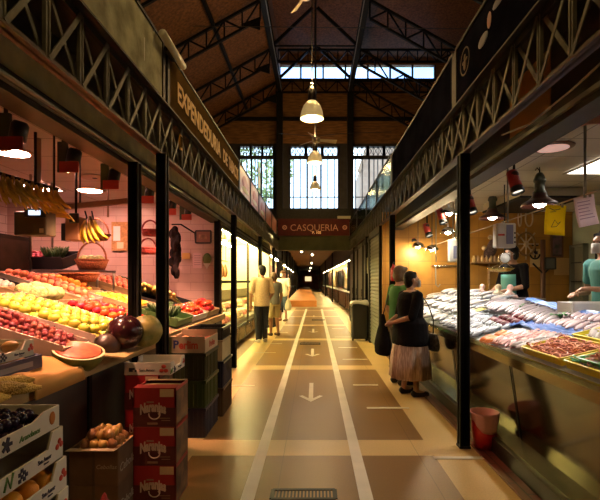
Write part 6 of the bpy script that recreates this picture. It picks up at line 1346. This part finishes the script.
# woman in black, hands clasped behind her back, facing the fish counter
t, k, S, Hd = person((1.19, 5.62, 0), radians(-78), 1.535, 'woman in a black top and beige patterned skirt, hands clasped behind her back', sk1,
    [((-.27, -.06, 1.08), (-.09, -.29, .99), (1, -.1, -.1)), ((.29, -.10, 1.10), (.05, -.31, 1.0), (-1, -.08, -.12))], (blk, .70, 'black_top', .045), ('skirt', skirtm, .25), hb_, shb, 1.34, .98, -.05, 'short', 0, mskb, ((-.08, -.03), (.09, .05)), grip=.8)
hbag = blob([('loft', [tuple(S((.15, .27, z))) + (rx, ry) for z, rx, ry in ((.62, .09, .045), (.64, .12, .06), (.70, .13, .065), (.80, .11, .045), (.86, .09, .025))])], 'shoulder_bag', mat('bag_black', (.02, .018, .022), .35, var=.6, vscale=40, col2=(.10, .09, .10)), None, .014)
hbag.location = t.location; hbag.rotation_euler = t.rotation_euler; tag(hbag, 'small black speckled handbag hanging in front of the woman in black', 'handbag')
tt_ = MB().path([S((.15, .27, .84)), S((.19, .25, 1.05)), S((.16, .19, 1.25)), S((-.05, .14, 1.44)), S((-.12, 0, 1.46))], .008, 6).build('bag_strap', black, hbag)
# woman in green behind her
t, k, S, Hd = person((1.17, 6.22, 0), radians(-70), 1.62, 'woman in a green top, half hidden behind the woman in black', sk1,
    [((-.25, -.05, 1.08), (-.24, .04, .86), DN), ((.25, -.08, 1.08), (.22, .0, .86), DN)], (mat('cloth_green', (.035, .20, .035), .75), .82, 'green_top'), ('trousers', mat('cloth_brown', (.06, .035, .025), .8)), hgr, shb, 1.1, .7, -.1, 'bob', 0, None, ((-.09, 0), (.09, 0)))
bb = blob([('loft', [tuple(S((-.06, -.24, z))) + (rx, ry) for z, rx, ry in ((.42, .12, .06), (.45, .17, .09), (.58, .18, .10), (.75, .13, .07), (.90, .07, .04), (1.02, .03, .02))])], 'shopping_bag', blk, None, .016); bb.location = t.location; bb.rotation_euler = t.rotation_euler
tag(bb, 'dark cloth shopping bag hanging behind the woman in green', 'bag')
MB().path([S((-.06, -.24, 1.0)), S((-.15, -.12, 1.2)), S((-.19, -.02, 1.42))], .010, 6).build('bag_strap', black, bb)
# man in beige shirt
shirt = mat('shirt_beige', (.72, .50, .28), .75, var=.15, vscale=40)
t, k, S, Hd = person((-1.235, 10.45, 0), radians(28), 1.78, 'man in a loose beige shirt and dark trousers by the yellow shop', sk2,
    [((-.25, .0, 1.08), (-.24, .06, .84), DN), ((.25, -.02, 1.08), (.22, .16, .90), (0, .5, -1))], (shirt, .80, 'beige_shirt'), ('trousers', mat('cloth_navy', (.014, .014, .02), .75)), hb_, mat('shoe_white', (.7, .66, .58), .5), 1.02, .85, .3, 'short', 0, None, ((-.09, .0), (.09, .06)))
# second shopper in grey top and pale shorts
t, k, S, Hd = person((-1.07, 11.7, 0), radians(40), 1.64, 'shopper in a grey top and pale shorts beside the beige shirt', sk2,
    [((-.24, .0, 1.08), (-.20, .14, .92), (0, .6, -1)), ((.24, -.02, 1.08), (.23, .06, .84), DN)], (mat('cloth_grey', (.22, .22, .20), .75), .84, 'grey_top'), ('shorts', mat('cloth_cream', (.62, .52, .26), .75), .55), hbr, mat('shoe_brown', (.10, .05, .03), .5), 1.0, .6, 0, 'short', 0, None, ((-.08, .04), (.10, -.04)))
# third shopper partly hidden
person((-1.26, 13.9, 0), radians(60), 1.66, 'person in a dusky red top half hidden behind the shopper in grey', sk1,
    [((-.24, .02, 1.08), (-.14, .22, 1.0), (.3, 1, 0)), ((.24, 0, 1.08), (.2, .2, .98), (0, 1, -.1))], (mat('cloth_rose', (.38, .12, .08), .75), .84, 'rose_top'), ('trousers', mat('cloth_dark', (.04, .03, .025), .8)), hbr, shb, 1.0, .6, 0, 'bob')
# man in white shirt with cap, mask and plastic bag
t, k, S, Hd = person((-1.13, 16.0, 0), radians(150), 1.80, 'man in a white polo shirt, brown cap and mask carrying a bag', sk1,
    [((-.26, .0, 1.08), (-.25, .08, .84), DN), ((.25, -.02, 1.08), (.16, .22, 1.0), (-.4, 1, 0))], (mat('cloth_white', (.74, .68, .55), .75), .82, 'white_polo'), ('shorts', mat('cloth_denim', (.07, .10, .15), .8), .40), mat('cap_brown', (.16, .08, .04), .7), mat('shoe_tan', (.22, .12, .06), .5), 1.08, .6, .1, 'cap', 0, mskw, ((-.1, 0), (.1, .04)))
MB().cbox(S((.07, .135, 1.28)), (.05, .01, .02)).build('chest_badge', iron, t)
wb = blob([('loft', [tuple(S((-.26, .09, z))) + (rx, ry) for z, rx, ry in ((.36, .08, .06), (.40, .12, .09), (.52, .13, .09), (.66, .09, .06), (.76, .03, .02), (.82, .015, .012))])], 'plastic_bag', mat('bag_white', (.75, .68, .5), .4, transl=.3), None, .02); wb.location = t.location; wb.rotation_euler = t.rotation_euler; tag(wb, 'white plastic carrier bag held by the man in the white polo', 'bag')
# right-hand fish seller, cut by the frame
teal = mat('cloth_teal', (.06, .26, .24), .7)
person((3.10, 4.72, .22), radians(105), 1.70, 'fish seller in a teal shirt and white mask at the right edge', sk1,
    [((-.27, .06, 1.10), (-.02, .32, 1.12), (.5, 1, -.1)), ((.27, .02, 1.08), (.20, .24, 1.06), (-.2, 1, -.1))], (teal, .80, 'teal_shirt'), ('trousers', blk), hb_, shb, 1.05, .55, .2, 'short', .12, mskw, grip=.7)
# seller in black behind the scale
t, k, S, Hd = person((3.12, 6.95, .22), radians(110), 1.74, 'fish seller in black with a teal apron bib and mask behind the hanging dial scale', sk1,
    [((-.27, .10, 1.10), (-.10, .36, 1.02), (.2, 1, -.2)), ((.27, .10, 1.10), (.12, .36, 1.02), (-.2, 1, -.2))], (blk, .80, 'black_shirt'), ('trousers', blk), hb_, shb, 1.05, 1.1, .1, 'bob', .12, mskw, grip=.8)
b = MB(); b.grid(lambda u, v: S((-.15+.3*u, .155+.035*sin(pi*u)+.03*(v > .5)*(v-.5), .55+.72*v)), 8, 10); b.build('apron', teal, t, solid=.006)
# shop assistant behind the yellow counter
person((-2.98, 9.6, 0), radians(-70), 1.66, 'shop assistant in a pale apron standing behind the bright yellow counter', sk3,
    [((-.26, .08, 1.10), (-.12, .32, 1.06), (.2, 1, 0)), ((.26, .08, 1.10), (.12, .32, 1.06), (-.2, 1, 0))], (mat('cloth_bluegrey', (.20, .26, .32), .7), .80, 'blue_shirt'), ('trousers', blk), hbr, shb, 1.0, .6, 0, 'bob')

# pieces that sit on a part become sub-parts of it
def base(n): return n.split('.')[0]
PAIRS = [('lens', ('lamp_head',)), ('lettering', ('side_panel', 'box_body', 'tray_body', 'red_panel', 'panel', 'front_print_panel')), ('tomato_print', ('front_print_panel', 'side_panel')), ('checker_print', ('front_print_panel', 'side_panel')), ('leaf_print', ('side_panel',)), ('orange_print', ('side_panel',)), ('flower_print', ('side_panel',)),
         ('display_screen', ('display_housing',)), ('cap_peak', ('cap',)), ('mask_strap', ('face_mask',)), ('liner_inside', ('liner',)), ('handle', ('leaf',)), ('pale_edge', ('flesh',)), ('dial_face', ('dial_case',)), ('buttons', ('casing',)), ('keypad', ('body',)), ('price_label', ('box_body',)), ('small_print', ('box_body',)), ('logo_loop', ('box_body',)),
         ('rosette', ('red_panel',)), ('emblem_figure', ('panel',)), ('emblem_ring', ('panel',)), ('picture', ('sheet',)), ('chest_badge', ('white_polo',)), ('stem', ('rind',)), ('tip', ('plaque',)), ('drip_stain', ('panel',)), ('meat_picture', ('panel',)), ('plate_picture', ('panel',)), ('print', ('casing', 'box_body', 'long_board')), ('pinned_note', ('sheet',)), ('pinned_card', ('sheet',)), ('text_line', ('sheet',)), ('text_lines', ('sheet',)), ('scribble', ('sheet',))]
bpy.context.view_layer.update()
for r_ in [o for o in bpy.data.objects if o.parent is None and o.type == 'EMPTY']:
    ch = list(r_.children)
    for cn, pns in PAIRS:
        for c in [q for q in ch if base(q.name) == cn]:
            for pn in pns:
                ps = [q for q in ch if base(q.name) == pn and q is not c and q.matrix_local.is_identity] if hasattr(c.matrix_local, 'is_identity') else [q for q in ch if base(q.name) == pn and q is not c and q.location.length < 1e-6]
                if ps: c.parent = sorted(ps, key=lambda q: q.name)[-1]; break
# ================================================================== DAYLIGHT, CAMERA
w = bpy.data.worlds.new('sky'); SC.world = w; w.use_nodes = True; nt = w.node_tree
bg = nt.nodes['Background']; sk = nt.nodes.new('ShaderNodeTexNoise'); sk.inputs['Scale'].default_value = 3; rp = nt.nodes.new('ShaderNodeValToRGB'); rp.color_ramp.elements[0].color = (1.6, 2.3, 3.2, 1); rp.color_ramp.elements[1].color = (4.2, 4.6, 4.8, 1); rp.color_ramp.elements[0].position = .35; rp.color_ramp.elements[1].position = .6; nt.links.new(sk.outputs[0], rp.inputs[0])
nt.links.new(rp.outputs[0], bg.inputs['Color']); bg.inputs['Strength'].default_value = 1.0
sun = bpy.data.lights.new('sun', 'SUN'); sun.energy = 2.2; sun.angle = .02; so = bpy.data.objects.new('sun', sun); COL.objects.link(so); so.rotation_euler = (radians(48), radians(20), radians(-20))
cam = bpy.data.cameras.new('camera'); co = bpy.data.objects.new('camera', cam); COL.objects.link(co)
co.location = (0, 0, H); co.rotation_euler = (radians(90), 0, 0); cam.sensor_width = 36; cam.lens = 27.0; cam.shift_x = -15/600; cam.shift_y = 31/600; cam.clip_start = .05; cam.clip_end = 300
SC.camera = co
SC.view_settings.view_transform = 'Standard'; SC.view_settings.look = 'None'; SC.view_settings.gamma = 1; SC.view_settings.use_curve_mapping = False
SC.view_settings.exposure = 0.0
SC.cycles.use_denoising = True; SC.cycles.max_bounces = 8; SC.cycles.diffuse_bounces = 4; SC.cycles.transparent_max_bounces = 12; SC.cycles.sample_clamp_indirect = 4; SC.cycles.caustics_reflective = False; SC.cycles.caustics_refractive = False
bpy.context.view_layer.update()
